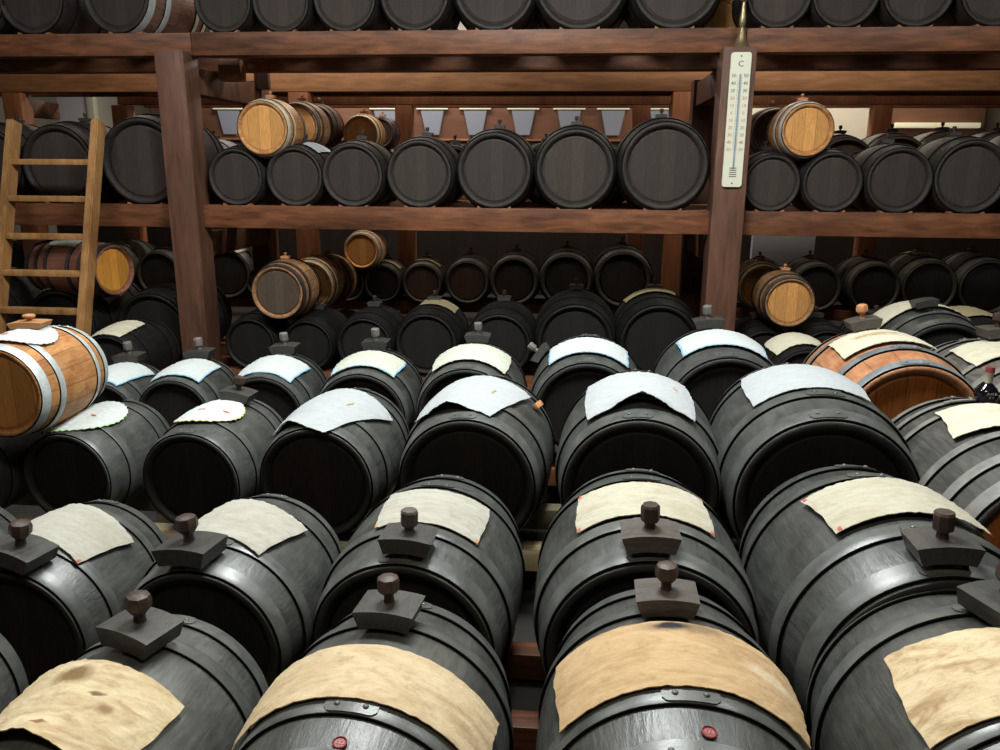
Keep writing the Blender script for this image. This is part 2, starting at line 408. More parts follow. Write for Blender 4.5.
def stopper(parent, loc, rot, w, mats=('stopper', 'knob'), kind=0, name='stopper', label=None, group=None, knob=True):
    """as a part of a barrel (parent given) or a thing of its own"""
    bl = cached(('block', mats[0]), lambda: tomesh(block_bm(), 'block', M[mats[0]], 30))
    kb = cached(('knob', mats[1], kind), lambda: tomesh(knob_bm(.325, 1, (8, 8, 16)[kind], kind), 'knob', M[mats[1]], (25, 25, 50)[kind]))
    if parent is not None:
        b = link('stopper', bl, parent); b.location = loc; b.rotation_euler = rot; b.scale = (w, w, w)
        if knob: link('knob', kb, b)
        return b
    t = empty(name, loc, 0, label, 'stopper', group); t.rotation_euler = rot; t.scale = (w, w, w)
    link('stopper_block', bl, t)
    if knob: link('knob', kb, t)
    return t

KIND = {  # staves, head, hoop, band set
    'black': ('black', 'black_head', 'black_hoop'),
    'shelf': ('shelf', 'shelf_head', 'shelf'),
    'under': ('under', 'black_head', 'under'),
    'underbrown': ('under', 'brown_head', 'under'),
    'chestzinc': ('redgloss', 'shelf_head', 'zinc'),
    'far': ('far', 'black_head', 'far'),
    'farbrown': ('far', 'brown_head', 'far'),
    'oldzinc': ('oldlight', 'light_head', 'zinc'),
    'greydark': ('greydark', 'orange_head', 'grey_hoop'),
    'browndark': ('brownst', 'shelf_head', 'rust_hoop'),
    'light': ('light', 'light_head', 'zinc'),
    'lightpale': ('light', 'light_head', 'palehoop'),
    'old': ('oldlight', 'light_head', 'rust_hoop'),
    'olddark': ('oldlight', 'shelf_head2', 'rust_hoop'),
    'orange': ('orange', 'orange_head', 'steel'),
    'red': ('red', 'amber_head', 'rust_hoop'),
    'grey': ('grey', 'orange_head', 'grey_hoop'),
}
M['brown_head'] = head_mat('brown_head', (.035, .018, .013), (.055, .03, .022), .7, seam=.3)
M['shelf_head2'] = head_mat('aged_head', (.055, .038, .026), (.10, .07, .048), .7, seam=.4)
B4BANDS = [(-.985, -.80), (-.60, -.47), (.47, .60), (.80, .985)]
def barrel(kind, loc, R, label, group=None, rot=(0, 0, 0), hi=False, ln=1.0, stop=None, bands=BANDS, roll=0.0, cat='barrel', stopk=('stopper_dark', 'knob')):
    sm, hm, om = KIND[kind]; seg = 96 if hi else 48
    root = empty('barrel', loc, 0, label, cat, group); root.rotation_euler = rot; root.scale = (R, R*ln, R)
    s = link('staves', cached(('s', sm, seg), lambda: staves_mesh(M[sm], seg)), root)
    link('barrel_head', cached(('h', hm, seg), lambda: head_mesh(M[hm], seg)), root)
    nb = len(bands)
    for i in range(nb):
        link('hoop', cached(('o', om, seg, i, nb), lambda i=i: hoop_mesh(i, M[om], seg, bands, .024, hi)), root)
    if stop:
        w, y, kk = stop
        stopper(root, (0, y, prof(y)+.015), (0, 0, 0), w/R, stopk, kk)
    return root

INFO = {}   # name -> (centre, R, ln, rot z)
# ------------------------------------------------------------------ cloths
def noise1(x, y, s):
    return math.sin(x*13.1+s*3.7+2.1*math.sin(y*9.3+s))*.5+math.sin(y*17.7+s*5.1+1.7*math.sin(x*7.9+s*2))*.5
def cloth(key, mat, u0, v0, a, b, phi, label, group, shape='rect', seed=0, wr=.0022, extras=(), lift=0.0, skew=0.0, hem=None):
    c, R, ln, rz = INFO[key]
    bm = bmesh.new(); nu, nv = 30, 44
    hl = HL*R*ln
    def pt(s, t, off=0.0, edge=1.0):
        # s,t in -1..1
        if shape == 'round':
            # square to disc
            x = s*math.sqrt(1-t*t/2); y = t*math.sqrt(1-s*s/2)
            rr = math.hypot(x, y); th = math.atan2(y, x)
            k = 1+.018*math.sin(th*34)*rr**6+.03*math.sin(2*th+seed)
            x *= k; y *= k
        else:
            x = s*(1+.025*math.sin(t*2.4+seed)+.006*math.sin(9*t+seed*2)); y = t*(1+.025*math.sin(s*2.1+seed*1.7)+.006*math.sin(9*s+seed))+skew*s
        pu = x*a; pv = y*b
        cu, su = math.cos(phi), math.sin(phi)
        u = u0+pu*cu-pv*su; v = v0+pu*su+pv*cu
        ur = max(-hl, min(hl, u))
        rad = R*prof(ur/(R*ln))
        w = wr*noise1(u*6, v*6, seed)+wr*.6*noise1(u*17, v*15, seed+4)
        e = max(abs(s), abs(t))
        o = .005+R*.034+abs(w)+.5*wr+off+lift*max(0, (abs(s)-.55))*max(0, 1-abs(t)*1.8)*(1 if s < 0 else 0)
        ang = v/R
        # past ~100 degrees let it hang
        r2 = rad+o
        return Vector((r2*math.sin(ang), u, r2*math.cos(ang)))
    g = [[bm.verts.new(pt(-1+2*i/nu, -1+2*j/nv)) for j in range(nv+1)] for i in range(nu+1)]
    g2 = [[bm.verts.new(pt(-1+2*i/nu, -1+2*j/nv, -.0022)) for j in range(nv+1)] for i in range(nu+1)]
    for i in range(nu):
        for j in range(nv):
            f = bm.faces.new((g[i][j], g[i+1][j], g[i+1][j+1], g[i][j+1]))
            if hem and (j in (0, nv-1) or i in (0,)): f.material_index = 1
            bm.faces.new((g2[i][j], g2[i][j+1], g2[i+1][j+1], g2[i+1][j]))
    for i in range(nu):
        for j, q in ((0, 0), (nv, 0)): bm.faces.new((g[i][j], g[i+1][j], g2[i+1][j], g2[i][j]))
    for j in range(nv):
        for i in (0, nu): bm.faces.new((g[i][j], g[i][j+1], g2[i][j+1], g2[i][j]))
    me = tomesh(bm, 'cloth_cover', [M[mat]]+([M[hem]] if hem else []), 60)
    o = link('cloth_cover', me); o.location = c; o.rotation_euler.z = rz
    tag(o, label, 'cloth', group)
    for nm, em, s, t, ds, dt, elab in extras:      # small marks lying on the cloth
        b2 = bmesh.new(); n = 6
        if nm == 'stain' or nm == 'emblem':
            rings = [[b2.verts.new(pt(s+ds*q*math.cos(k*PI/8)*(1+.2*math.sin(k*2.3+seed)), t+dt*q*math.sin(k*PI/8)*(1+.25*math.cos(k*1.7+seed)), .0016)) for k in range(16)] for q in (.35, .7, 1)]
            b2.faces.new(rings[0])
            for r0, r1 in zip(rings, rings[1:]):
                for k in range(16): b2.faces.new((r0[k], r0[(k+1) % 16], r1[(k+1) % 16], r1[k]))
        else:
            gg = [[b2.verts.new(pt(s+ds*(-1+2*i/n), t+dt*(-1+2*j/n), .0016)) for j in range(n+1)] for i in range(n+1)]
            for i in range(n):
                for j in range(n): b2.faces.new((gg[i][j], gg[i+1][j], gg[i+1][j+1], gg[i][j+1]))
        e_ = link(nm, tomesh(b2, nm, M[em], 60), o)
        if elab: e_['label'] = elab
    return o
def on_barrel(key, u, v, off=0.0):
    """point on the upper surface of a barrel and the roll angle there"""
    c, R, ln, rz = INFO[key]
    rad = R*prof(u/(R*ln))+off; ang = v/R
    p = Vector((rad*math.sin(ang), u, rad*math.cos(ang)))
    p.rotate(Matrix.Rotation(rz, 3, 'Z'))
    return Vector(c)+p, ang
def stop_on(key, u, v, w, label, group, mats=('stopper', 'knob'), kind=0, rz=0.0, off=.012, knob=True):
    p, ang = on_barrel(key, u, v, off)
    c, R, ln, r0 = INFO[key]
    m = Matrix.Rotation(r0, 3, 'Z') @ Matrix.Rotation(ang, 3, 'Y') @ Matrix.Rotation(rz, 3, 'Z')
    t = stopper(None, p, m.to_euler(), w, mats, kind, 'barrel_stopper', label, group, knob)
    return t

# ------------------------------------------------------------------ rows
def row_front(key, items, Yf, rail, kind, labels, group, ln=1.0, hi=False, stop=None, zoff=.0, yj=0.0, lens=None):
    """items: (column of the head centre, head radius in picture) -> real size from its depth"""
    for i, it in enumerate(items):
        px, rp = it[:2]
        z = rail+.25; yf = Yf+(random.uniform(-yj, yj) if yj else 0)
        for _ in range(6):
            X = xat(px, yf, z); d = camdepth((X, yf, z)); r = rp*d/F; z = rail+r*1.02+zoff
        R = r/RH; hl = HL*R*ln; k = it[2] if len(it) > 2 else kind
        rz = it[3] if len(it) > 3 else 0.0
        cen = Vector((X-math.sin(rz)*hl, yf+math.cos(rz)*hl, z))
        if len(it) > 2 and it[2]: k = it[2]
        else: k = kind
        st = None
        if stop: st = (stop[0], stop[1], stop[2])
        nm = f'{key}{i+1}'
        b = barrel(k, cen, R, labels[i] if i < len(labels) else labels[-1], group, (0, 0, rz), hi, ln, st)
        INFO[nm] = (cen, R, ln, rz)
def row_mid(key, items, rail, kind, labels, group, hi=True, ln=1.0):
    """items: (column at mid barrel, bulge R, centre Y, rz)"""
    for i, (px, R, Yc, rz, ln) in enumerate(items):
        z = rail+R*RH*1.03; X = xat(px, Yc, z)
        cen = Vector((X, Yc, z)); nm = f'{key}{i+1}'
        barrel(kind, cen, R, labels[i], group, (0, 0, rz), hi, ln)
        INFO[nm] = (cen, R, ln, rz)

def row_fit(key, items, rail, kind, labels, group, hi=True, ln=1.0, rz=-.05):
    """items: (column of head, head radius, row of the chime top): depth follows from standing on the rail"""
    rzl = rz
    for i, (px, rp, yt) in enumerate(items):
        rz = rzl[i] if isinstance(rzl, (list, tuple)) else rzl
        q = math.tan(math.atan((yt-ROLL*(px-500)-375)/F)+PITCH); D = EYE-rail
        Yf = 3.0
        for _ in range(20):
            r = rp*camdepth((xat(px, Yf, rail+.2), Yf, rail+.2))/F
            Xx = xat(px, Yf, rail+r); Yf = .5*Yf+.5*((D-2*r)/q-Xx*math.sin(-YAW))/math.cos(YAW)
        z = rail+r*1.02; X = xat(px, Yf, z); R = r/RH; hl = HL*R*ln
        cen = Vector((X-math.sin(rz)*hl, Yf+math.cos(rz)*hl, z)); nm = f'{key}{i+1}'
        barrel(kind, cen, R, labels[i], group, (0, 0, rz), hi, ln)
        INFO[nm] = (cen, R, ln, rz)
        print('FIT', nm, [round(v, 2) for v in cen], round(R, 3))
ORD = ['first', 'second', 'third', 'fourth', 'fifth', 'sixth', 'seventh', 'eighth', 'ninth', 'tenth', 'eleventh', 'twelfth', 'thirteenth', 'fourteenth', 'fifteenth', 'sixteenth']

# nearest row
row_mid('A', [(-150, .25, 1.34, 0, 1), (118, .25, 1.34, -.06, 1), (377, .272, 1.39, -.06, .95), (670, .285, 1.46, .0, .95), (1000, .315, 1.42, .04, .93)], .13, 'black',
        ['black painted barrel cut off at the bottom left corner of the picture',
         'black barrel in the nearest row under the spotted cream cloth with curled corners',
         'black barrel in the nearest row under the wide pale tan cloth reaching both flanks',
         'black barrel in the nearest row under the wide orange-tan cloth with a black smudge',
         'largest black barrel in the nearest row, cut by the bottom right corner'],
        'black barrels in the nearest row')
row_mid('B', [(-75, .235, 2.03, 0, .9), (68, .242, 2.03, -.03, .88), (243, .258, 2.05, -.05, .9), (428, .279, 2.13, -.04, 1.0), (640, .305, 2.13, -.0, .93), (879, .338, 2.05, .04, .93)], .13, 'black',
        ['black barrel of the second row cut off by the left edge of the photo',
         'black barrel in the second row, smallest with its stopper wholly in view at left',
         'black barrel in the second row, third whole one left of the widest barrel',
         'black barrel in the second row, second whole one left of the widest barrel',
         'black barrel in the second row directly left of the widest barrel',
         'widest black barrel, in the second row beside the grey weathered barrel'],
        'black barrels in the second row')
row_fit('C', [(-52, 44, 440), (66, 46, 437), (190, 50, 437), (315, 57, 432), (466, 67, 424), (639, 75, 424), (827, 87, 425)], .25, 'black',
          ['small black barrel cut off at left in the shadow below the light oak barrel',
           'small black barrel under the round white cloth, propping the light oak barrel',
           'small black barrel in the third row under a round cloth with yellow edge',
           'black barrel in the third row under the white cloth hanging far down its left',
           'black barrel in the third row, middle one under a diagonal white cloth',
           'black barrel in the third row under the white cloth tented at its front edge',
           'large black barrel at the right end of the third row under a white cloth'],
          'black barrels in the third row')
row_fit('D', [(22, 33, 388), (100, 34, 386), (173, 36, 383), (262, 40, 380), (360, 44, 377), (466, 48, 372), (587, 52, 366), (727, 57, 361)], .25, 'black',
          ['small barrel behind the light oak barrel at the left edge',
           'small black barrel in the fourth row, half hidden behind the light oak barrel',
           'small black barrel in the fourth row directly below the left post foot',
           'black barrel in the fourth row, fifth from the right post, blue-hemmed cloth',
           'black barrel in the fourth row, fourth from the right post, blue-hemmed cloth',
           'black barrel in the fourth row, third from the right post, cream cloth',
           'black barrel in the fourth row, second from the right post, no stopper on top',
           'largest black barrel of the fourth row, in front of the right post foot'],
          'black barrels in the fourth row', rz=(.06, .06, .06, .05, .03, 0, -.01, -.01))

SH = 1.36; TOP = 2.38; YR = 5.0
def lab_row(n, what, names):
    return [what % ORD[i] for i in range(n)]
# under the middle shelf, front
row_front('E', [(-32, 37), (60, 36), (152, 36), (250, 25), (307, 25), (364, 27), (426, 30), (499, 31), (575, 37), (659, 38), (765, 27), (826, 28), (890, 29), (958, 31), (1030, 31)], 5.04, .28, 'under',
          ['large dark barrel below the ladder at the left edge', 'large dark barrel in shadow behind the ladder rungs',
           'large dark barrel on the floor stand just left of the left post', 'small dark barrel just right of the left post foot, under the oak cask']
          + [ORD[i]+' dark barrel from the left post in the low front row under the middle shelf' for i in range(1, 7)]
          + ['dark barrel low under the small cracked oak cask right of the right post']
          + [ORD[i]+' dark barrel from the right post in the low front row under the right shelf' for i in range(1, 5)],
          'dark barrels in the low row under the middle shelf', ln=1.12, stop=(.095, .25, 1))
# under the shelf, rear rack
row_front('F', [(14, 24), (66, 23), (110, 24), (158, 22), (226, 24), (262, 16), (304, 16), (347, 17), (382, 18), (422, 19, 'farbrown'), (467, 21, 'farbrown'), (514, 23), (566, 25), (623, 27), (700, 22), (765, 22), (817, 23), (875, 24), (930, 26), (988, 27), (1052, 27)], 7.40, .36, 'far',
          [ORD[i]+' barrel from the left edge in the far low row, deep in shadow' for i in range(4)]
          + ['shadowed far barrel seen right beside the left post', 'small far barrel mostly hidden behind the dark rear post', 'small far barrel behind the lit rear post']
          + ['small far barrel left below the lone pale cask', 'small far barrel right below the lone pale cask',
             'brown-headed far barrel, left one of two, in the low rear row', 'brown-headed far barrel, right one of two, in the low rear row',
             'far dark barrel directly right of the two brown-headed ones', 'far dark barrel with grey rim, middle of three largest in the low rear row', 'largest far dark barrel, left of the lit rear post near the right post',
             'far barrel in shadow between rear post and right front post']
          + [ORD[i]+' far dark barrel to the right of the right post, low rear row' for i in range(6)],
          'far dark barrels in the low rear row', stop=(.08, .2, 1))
# middle shelf
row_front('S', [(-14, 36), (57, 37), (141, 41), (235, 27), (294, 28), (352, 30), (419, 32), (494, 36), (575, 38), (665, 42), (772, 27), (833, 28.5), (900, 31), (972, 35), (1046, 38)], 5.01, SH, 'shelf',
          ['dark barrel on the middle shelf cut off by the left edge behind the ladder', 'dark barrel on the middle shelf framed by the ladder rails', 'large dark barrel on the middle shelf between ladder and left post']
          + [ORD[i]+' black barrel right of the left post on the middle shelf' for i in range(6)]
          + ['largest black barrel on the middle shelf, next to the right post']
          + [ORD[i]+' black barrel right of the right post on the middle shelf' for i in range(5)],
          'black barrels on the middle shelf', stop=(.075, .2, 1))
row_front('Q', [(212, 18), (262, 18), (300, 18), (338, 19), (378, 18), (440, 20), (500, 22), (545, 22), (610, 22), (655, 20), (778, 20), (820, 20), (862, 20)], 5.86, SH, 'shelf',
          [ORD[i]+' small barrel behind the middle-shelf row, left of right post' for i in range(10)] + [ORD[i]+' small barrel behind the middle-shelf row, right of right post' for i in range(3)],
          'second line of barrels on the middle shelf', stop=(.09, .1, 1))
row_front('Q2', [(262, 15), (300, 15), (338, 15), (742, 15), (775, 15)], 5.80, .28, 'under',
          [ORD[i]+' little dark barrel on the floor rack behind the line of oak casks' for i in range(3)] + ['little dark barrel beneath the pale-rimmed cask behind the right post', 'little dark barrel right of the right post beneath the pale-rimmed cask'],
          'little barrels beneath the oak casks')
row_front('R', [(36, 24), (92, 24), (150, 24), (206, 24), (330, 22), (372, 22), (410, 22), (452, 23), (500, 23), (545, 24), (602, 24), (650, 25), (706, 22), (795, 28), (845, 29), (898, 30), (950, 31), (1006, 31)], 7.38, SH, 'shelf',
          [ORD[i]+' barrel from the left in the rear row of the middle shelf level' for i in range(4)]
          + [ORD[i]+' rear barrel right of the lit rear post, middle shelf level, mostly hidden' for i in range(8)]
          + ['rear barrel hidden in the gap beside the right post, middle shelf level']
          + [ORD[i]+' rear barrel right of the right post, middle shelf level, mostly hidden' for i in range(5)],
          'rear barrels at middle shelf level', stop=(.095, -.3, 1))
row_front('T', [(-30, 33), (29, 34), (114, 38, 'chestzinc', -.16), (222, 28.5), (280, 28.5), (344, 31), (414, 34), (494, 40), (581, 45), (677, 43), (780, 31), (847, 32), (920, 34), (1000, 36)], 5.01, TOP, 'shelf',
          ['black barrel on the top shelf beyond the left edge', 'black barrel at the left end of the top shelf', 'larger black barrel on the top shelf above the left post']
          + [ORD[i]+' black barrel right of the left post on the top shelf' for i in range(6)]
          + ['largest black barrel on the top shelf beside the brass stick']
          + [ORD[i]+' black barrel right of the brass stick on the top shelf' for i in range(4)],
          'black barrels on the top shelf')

# ------------------------------------------------------------------ loose small casks lying on other barrels
def cask(kind, px, py, rp, Yf, label, rz=0.0, ln=1.0, group=None, bands=B4BANDS, hi=False, key=None, stop=(.06, 0, 2)):
    p = at(px, py, Yf); d = camdepth(p); r = rp*d/F; R = r/RH
    hl = HL*R*ln
    cen = Vector((p.x-math.sin(rz)*hl, p.y+math.cos(rz)*hl, p.z))
    b = barrel(kind, cen, R, label, group, (0, 0, rz), hi, ln, stop, bands, stopk=('lid', 'lid'))
    if key: INFO[key] = (cen, R, ln, rz)
    return b
cask('lightpale', 262, 128, 25.5, 4.98, 'pale oak cask lying on the middle-shelf barrels just right of the left post', ln=.85, key='k1')
cask('old', 296, 127, 22, 5.52, 'brown cask directly behind the pale oak one on the middle shelf', ln=.8, key='k2')
cask('browndark', 314, 126, 19, 6.0, 'darkest cask at the back of the line of three on the middle shelf', ln=.8)
cask('lightpale', 360, 134, 17, 6.1, 'small pale cask with cream hoops behind the second gap of middle-shelf barrels', ln=.85)
cask('browndark', 379, 133, 14, 7.3, 'dark red small cask right behind the cream-hooped cask', ln=.9)
cask('light', 808, 130, 25, 5.0, 'golden oak cask lying on middle-shelf barrels right of the thermometer post', rz=.0, ln=1.0, key='k3')
cask('browndark', 776, 133, 22, 5.75, 'brown hooped cask behind the golden oak cask near the thermometer', ln=.9)
cask('lightpale', 716, 140, 14, 6.2, 'pale cask end peeking out left of the thermometer post', ln=.9)
cask('olddark', 277, 293, 26, 4.98, 'weathered cask with dark end and orange rim, low beside the left post', ln=.85, key='k4')
cask('lightpale', 308, 286, 23, 5.55, 'pale-hooped cask behind the dark-ended weathered one', ln=.8)
cask('old', 323, 283, 22, 6.05, 'last cask with a white rim in the low line of three', ln=.8)
cask('light', 361, 251, 17, 7.30, 'lone small pale cask lying on far barrels in the shadow', ln=.9, stop=None)
cask('old', 790, 303, 24, 4.98, 'small oak cask with a cracked charred rim right of the right post', ln=1.0, key='k5')
cask('lightpale', 763, 288, 21, 5.75, 'pale-rimmed cask behind the cracked one near the right post', ln=.8)
cask('lightpale', 704, 257, 14, 7.3, 'pale cask glimpsed in the dark left of the right post', ln=.9, stop=None)
# pale-bellied ones between top shelf barrels
row_front('X', [(716, 24, 'lightpale', -.45)], 5.42, TOP-.06, 'light', ['light oak cask between top shelf barrels, left of the brass candlestick'], None)
# the light oak barrel, front left
cask('light', -2, 394, 44.5, 2.60, 'light honey oak barrel with pale zinc hoops and a wooden lid at left', ln=1.0, hi=True, key='L', stop=None)
# chestnut barrel lying crosswise behind the ladder
p = at(80, 268, 5.16); Rr = 28.5*camdepth(p)/F
barrel('red', p, Rr, 'chestnut barrel with black hoops lying crosswise behind the ladder, orange end', None, (0, 0, math.radians(75)), True, 1.42, None, [(-.985, -.86), (-.66, -.56), (-.36, -.26), (.26, .36), (.56, .66), (.86, .985)])
INFO['K'] = (p, Rr, 1.42, math.radians(75))

# ------------------------------------------------------------------ right-hand group
def big(kind, key, px, rp, Yf, rail, label, rz=0, ln=1.0, zoff=0, bands=BANDS):
    z = rail+.25
    for _ in range(6):
        X = xat(px, Yf, z); d = camdepth((X, Yf, z)); r = rp*d/F; z = rail+r*1.02+zoff
    R = r/RH; hl = HL*R*ln
    cen = Vector((X-math.sin(rz)*hl, Yf+math.cos(rz)*hl, z))
    barrel(kind, cen, R, label, None, (0, 0, rz), True, ln, None, bands); INFO[key] = (cen, R, ln, rz)
big('orange', 'O', 912, 68, 3.20, .30, 'orange oak barrel with grey steel hoops, right of the third row', ln=.95, bands=[(-.985, -.87), (-.56, -.44), (.44, .56), (.87, .985)])
big('black', 'O2', 944, 50, 4.12, .345, 'black barrel with a pale cloth behind the orange oak barrel', ln=.9)
big('under', 'O3', 806, 32, 4.20, .345, 'small dark barrel with cream cloth between right post and orange oak barrel')
big('grey', 'G1', 1040, 68, 3.20, .27, 'grey weathered barrel at the right edge, next to the orange oak barrel', ln=1.0, bands=SIX)
big('greydark', 'G2', 1062, 100, 2.22, .20, 'big grey weathered barrel with an orange end at the right edge', ln=1.02, bands=SIX)
big('under', 'O4', 984, 40, 4.50, .345, 'dark barrel with an olive cloth behind the grey barrels at right')
big('under', 'D9', 108, 30, 4.25, .30, 'dark barrel with a cream cloth behind the zinc-hooped oak barrel', ln=1.1)

# ------------------------------------------------------------------ cloths on the barrels
gA = 'cloths on the nearest row'; gB = 'cloths on the second row'; gC = 'cloths on the third row'; gD = 'cloths on the fourth row'
cloth('A2', 'cloth_A2', -.085, -.015, .105, .185, .14, 'cream cloth with brown spots and curled corners, nearest row, far left', gA, seed=1, wr=.003, lift=.05)
cloth('A3', 'cloth_A3', -.055, .0, .078, .30, .0, 'long pale tan cloth lying right across the barrel left of the centre gap', gA, seed=2.3)
cloth('A4', 'cloth_A4', -0.035, 0.0, 0.105, 0.27, 0.0, 'orange-tan cloth with pinked rear edge and a black smudge', gA, seed=3.9)
cloth('A5', 'cloth_spotted', -.055, .01, .115, .26, .06, 'spotted cream cloth at the bottom right corner', gA, seed=5.2)
RT = lambda s, t: ('corner_mark', 'redtab', s, t, .06, .025, 'red corner')
cloth('B1', 'cloth_cream', -0.02, 0.05, 0.11, 0.18, -0.1, 'off-white cloth at the left edge with a red corner', gB, seed=1.2, extras=[RT(-.9, .95)])
cloth('B2', 'cloth_cream', -0.0, 0.055, 0.105, 0.135, 0.28, 'off-white cloth turned askew, left end of the second row', gB, seed=2.2, extras=[RT(-.93, .95)])
cloth('B3', 'cloth_cream', 0.0, 0.025, 0.115, 0.14, 0.22, 'off-white cloth turned askew behind the third stopper of second row', gB, seed=3.5, extras=[RT(-.93, -.96)])
cloth('B4', 'cloth_cream', -0.03, 0.03, 0.11, 0.15, -0.03, 'off-white square cloth, barrel right above the tan cloth with smooth edge', gB, seed=4.1, extras=[('corner_mark', 'orangetab', -.93, -.96, .06, .025, 'orange corner'), ('corner_mark', 'orangetab', -.93, .96, .06, .025, 'orange corner')])
cloth('B5', 'cloth_ivory', -0.025, -0.01, 0.11, 0.185, 0.0, 'ivory cloth with four red corners in the second row', gB, seed=5.5, extras=[RT(.92, -.96), RT(-.92, -.96), RT(.92, .96), RT(-.92, .96)])
cloth('B6', 'cloth_ivory', 0.0, 0.0, 0.115, 0.205, -0.08, 'ivory cloth with red corners on the widest barrel', gB, seed=6.5, extras=[RT(.92, -.96), RT(-.92, -.93), RT(-.92, .96)])
cloth('C2', 'cloth_cool', -0.06, -0.01, 0.16, 0.135, 0.2, 'round white cloth with green edge below the light oak barrel', gC, 'round', 1.5, extras=[('emblem', 'redtab', -.1, .4, .05, .09, 'red stitched mark')], hem='greenedge')
cloth('C3', 'cloth_cool', -0.03, -0.02, 0.135, 0.14, 0.0, 'round white cloth with yellow edge and red marks in third row', gC, 'round', 2.5, extras=[('emblem', 'redtab', -.2, -.1, .05, .12, 'red stitched mark'), ('emblem', 'redtab', -.2, .6, .05, .1, 'red stitched mark')], hem='yellowedge')
EM = lambda s, t: [('emblem', 'orangetab', s, t, .09, .025, 'orange embroidered mark'), ('emblem', 'greentab', s-.10, t+.03, .06, .012, 'green embroidered mark')]
cloth('C4', 'cloth_white', -0.06, -0.02, 0.2, 0.18, 0.42, 'white cloth hanging down the left flank, a small orange emblem, third row', gC, seed=7.1, extras=EM(.2, .45), lift=.05)
cloth('C5', 'cloth_white', -0.05, -0.025, 0.19, 0.175, 0.3, 'white cloth turned diagonally on the middle barrel of the third row', gC, seed=8.3, extras=EM(.0, .5), lift=.06)
cloth('C6', 'cloth_white', -0.06, -0.01, 0.19, 0.2, -0.03, 'white cloth tented up at its front middle, third row', gC, seed=9.1, extras=EM(.1, .65), lift=.10)
cloth('C7', 'cloth_white', 0.015, -0.03, 0.18, 0.2, 0.03, 'big plain white cloth on the largest barrel of the third row', gC, seed=4.4)
cloth('D2', 'cloth_cool', -0.03, 0.0, 0.15, 0.13, 0.2, 'white square cloth with blue hem right behind the light oak barrel', gD, seed=1.9, hem='blueedge')
cloth('D3', 'cloth_cool', -0.04, 0.0, 0.14, 0.13, 0.0, 'white blue-edged cloth on the small barrel just below the left post foot', gD, seed=2.9, hem='blueedge')
cloth('D4', 'cloth_cool', -0.08, 0.0, 0.13, 0.16, 0.05, 'pale cloth with blue hem, barrel nearest right of the left post foot', gD, seed=3.3, hem='blueedge')
cloth('D5', 'cloth_pale', -0.08, 0.0, 0.12, 0.17, 0.0, 'cream cloth with blue hem, fourth barrel left of the right post', gD, seed=3.9, hem='blueedge')
cloth('D6', 'cloth_pale', -0.08, 0.0, 0.13, 0.19, 0.0, 'plain cream cloth, third barrel left of the right post', gD, seed=4.9)
cloth('D7', 'cloth_cool', -0.1, 0.0, 0.12, 0.2, 0.0, 'white cloth with blue side hems, second barrel left of the right post', gD, seed=5.9, hem='blueedge')
cloth('D8', 'cloth_cool', -0.09, -0.0, 0.13, 0.21, 0.04, 'pale cloth with blue side hems in front of the right post foot', gD, seed=6.9, hem='blueedge')
cloth('L', 'cloth_cool', -0.045, 0.0, 0.11, 0.125, 0.0, 'round white cloth with dark pinked edge on the light oak barrel', None, 'round', 3.0, extras=[('emblem', 'redtab', -.4, -.3, .06, .12, 'red stitched mark')])
cloth('O', 'cloth_bright', -.0, -.04, .125, .19, .0, 'ivory cloth with a brown streak on the orange oak barrel', None, seed=2.2, extras=[('stain', 'cloth_tan', .1, -.1, .12, .5, 'brown streak')])
cloth('O2', 'cloth_bright', .06, -.04, .12, .25, .0, 'large ivory cloth on the black barrel behind the orange oak barrel', None, seed=3.2)
cloth('O3', 'cloth_bright', -.03, -.03, .13, .14, .0, 'cream cloth on the small dark barrel right of the right post foot', None, seed=4.2)
cloth('O4', 'cloth_olive', -.06, -.0, .12, .17, .0, 'olive brown cloth on the dark barrel behind the grey barrels', None, seed=4.7)
cloth('G1', 'cloth_bright', -0.02, -0.02, 0.13, 0.17, 0.0, 'ivory cloth on the farther grey barrel beside the small bottle', None, seed=5.2)
cloth('G2', 'cloth_bright', 0.0, 0.06, 0.12, 0.25, 0.15, 'ivory cloth on the near grey barrel in front of the small bottle', None, seed=6.2)
cloth('D9', 'cloth_bright', -0.1, -0.06, 0.14, 0.15, 0.0, 'cream cloth on the dark barrel behind the light oak barrel', None, seed=1.2)
cloth('D1', 'cloth_bright', -.02, .0, .12, .14, .2, 'cream cloth peeking over the light oak barrel at the left edge', None, seed=1.9)
cloth('E2', 'cloth_green', -.2, -.12, .12, .17, .3, 'grey-green cloth seen between the ladder rungs, left one', None, seed=1.0)
cloth('E2', 'cloth_green', -.08, .17, .13, .12, -.2, 'grey cloth seen between the ladder rungs, right one', None, seed=8.0)
cloth('K', 'cloth_cream', 0.0, -0.03, 0.12, 0.1, 0.0, 'white cloth on top of the chestnut barrel behind the ladder', None, seed=2.0)
cloth('E7', 'cloth_olive', .0, .05, .10, .12, .0, 'small drab cloth on a dark barrel in the low row, centre-left', None, seed=2.7)
cloth('E10', 'cloth_olive', -.02, -.05, .06, .17, .0, 'narrow olive cloth on the dark barrel before the lit rear post', None, seed=3.7)
for kk, lb in (('F16', 'first red cloth right of the right post in the far low row'), ('F17', 'second red cloth right of the right post in the far low row'), ('F18', 'third red cloth right of the right post in the far low row')):
    cloth(kk, 'cloth_red', .1, .06, .2, .09, .0, lb, 'red cloths on far barrels', seed=1.1)
cloth('F19', 'cloth_olive', .1, .02, .2, .10, .0, 'tan cloth on a far low barrel, right of the red cloths', None, seed=1.6)
cloth('F5', 'cloth_cream', -.2, .05, .10, .12, .2, 'pale cloth in the shadow just right of the left post', None, seed=1.3)
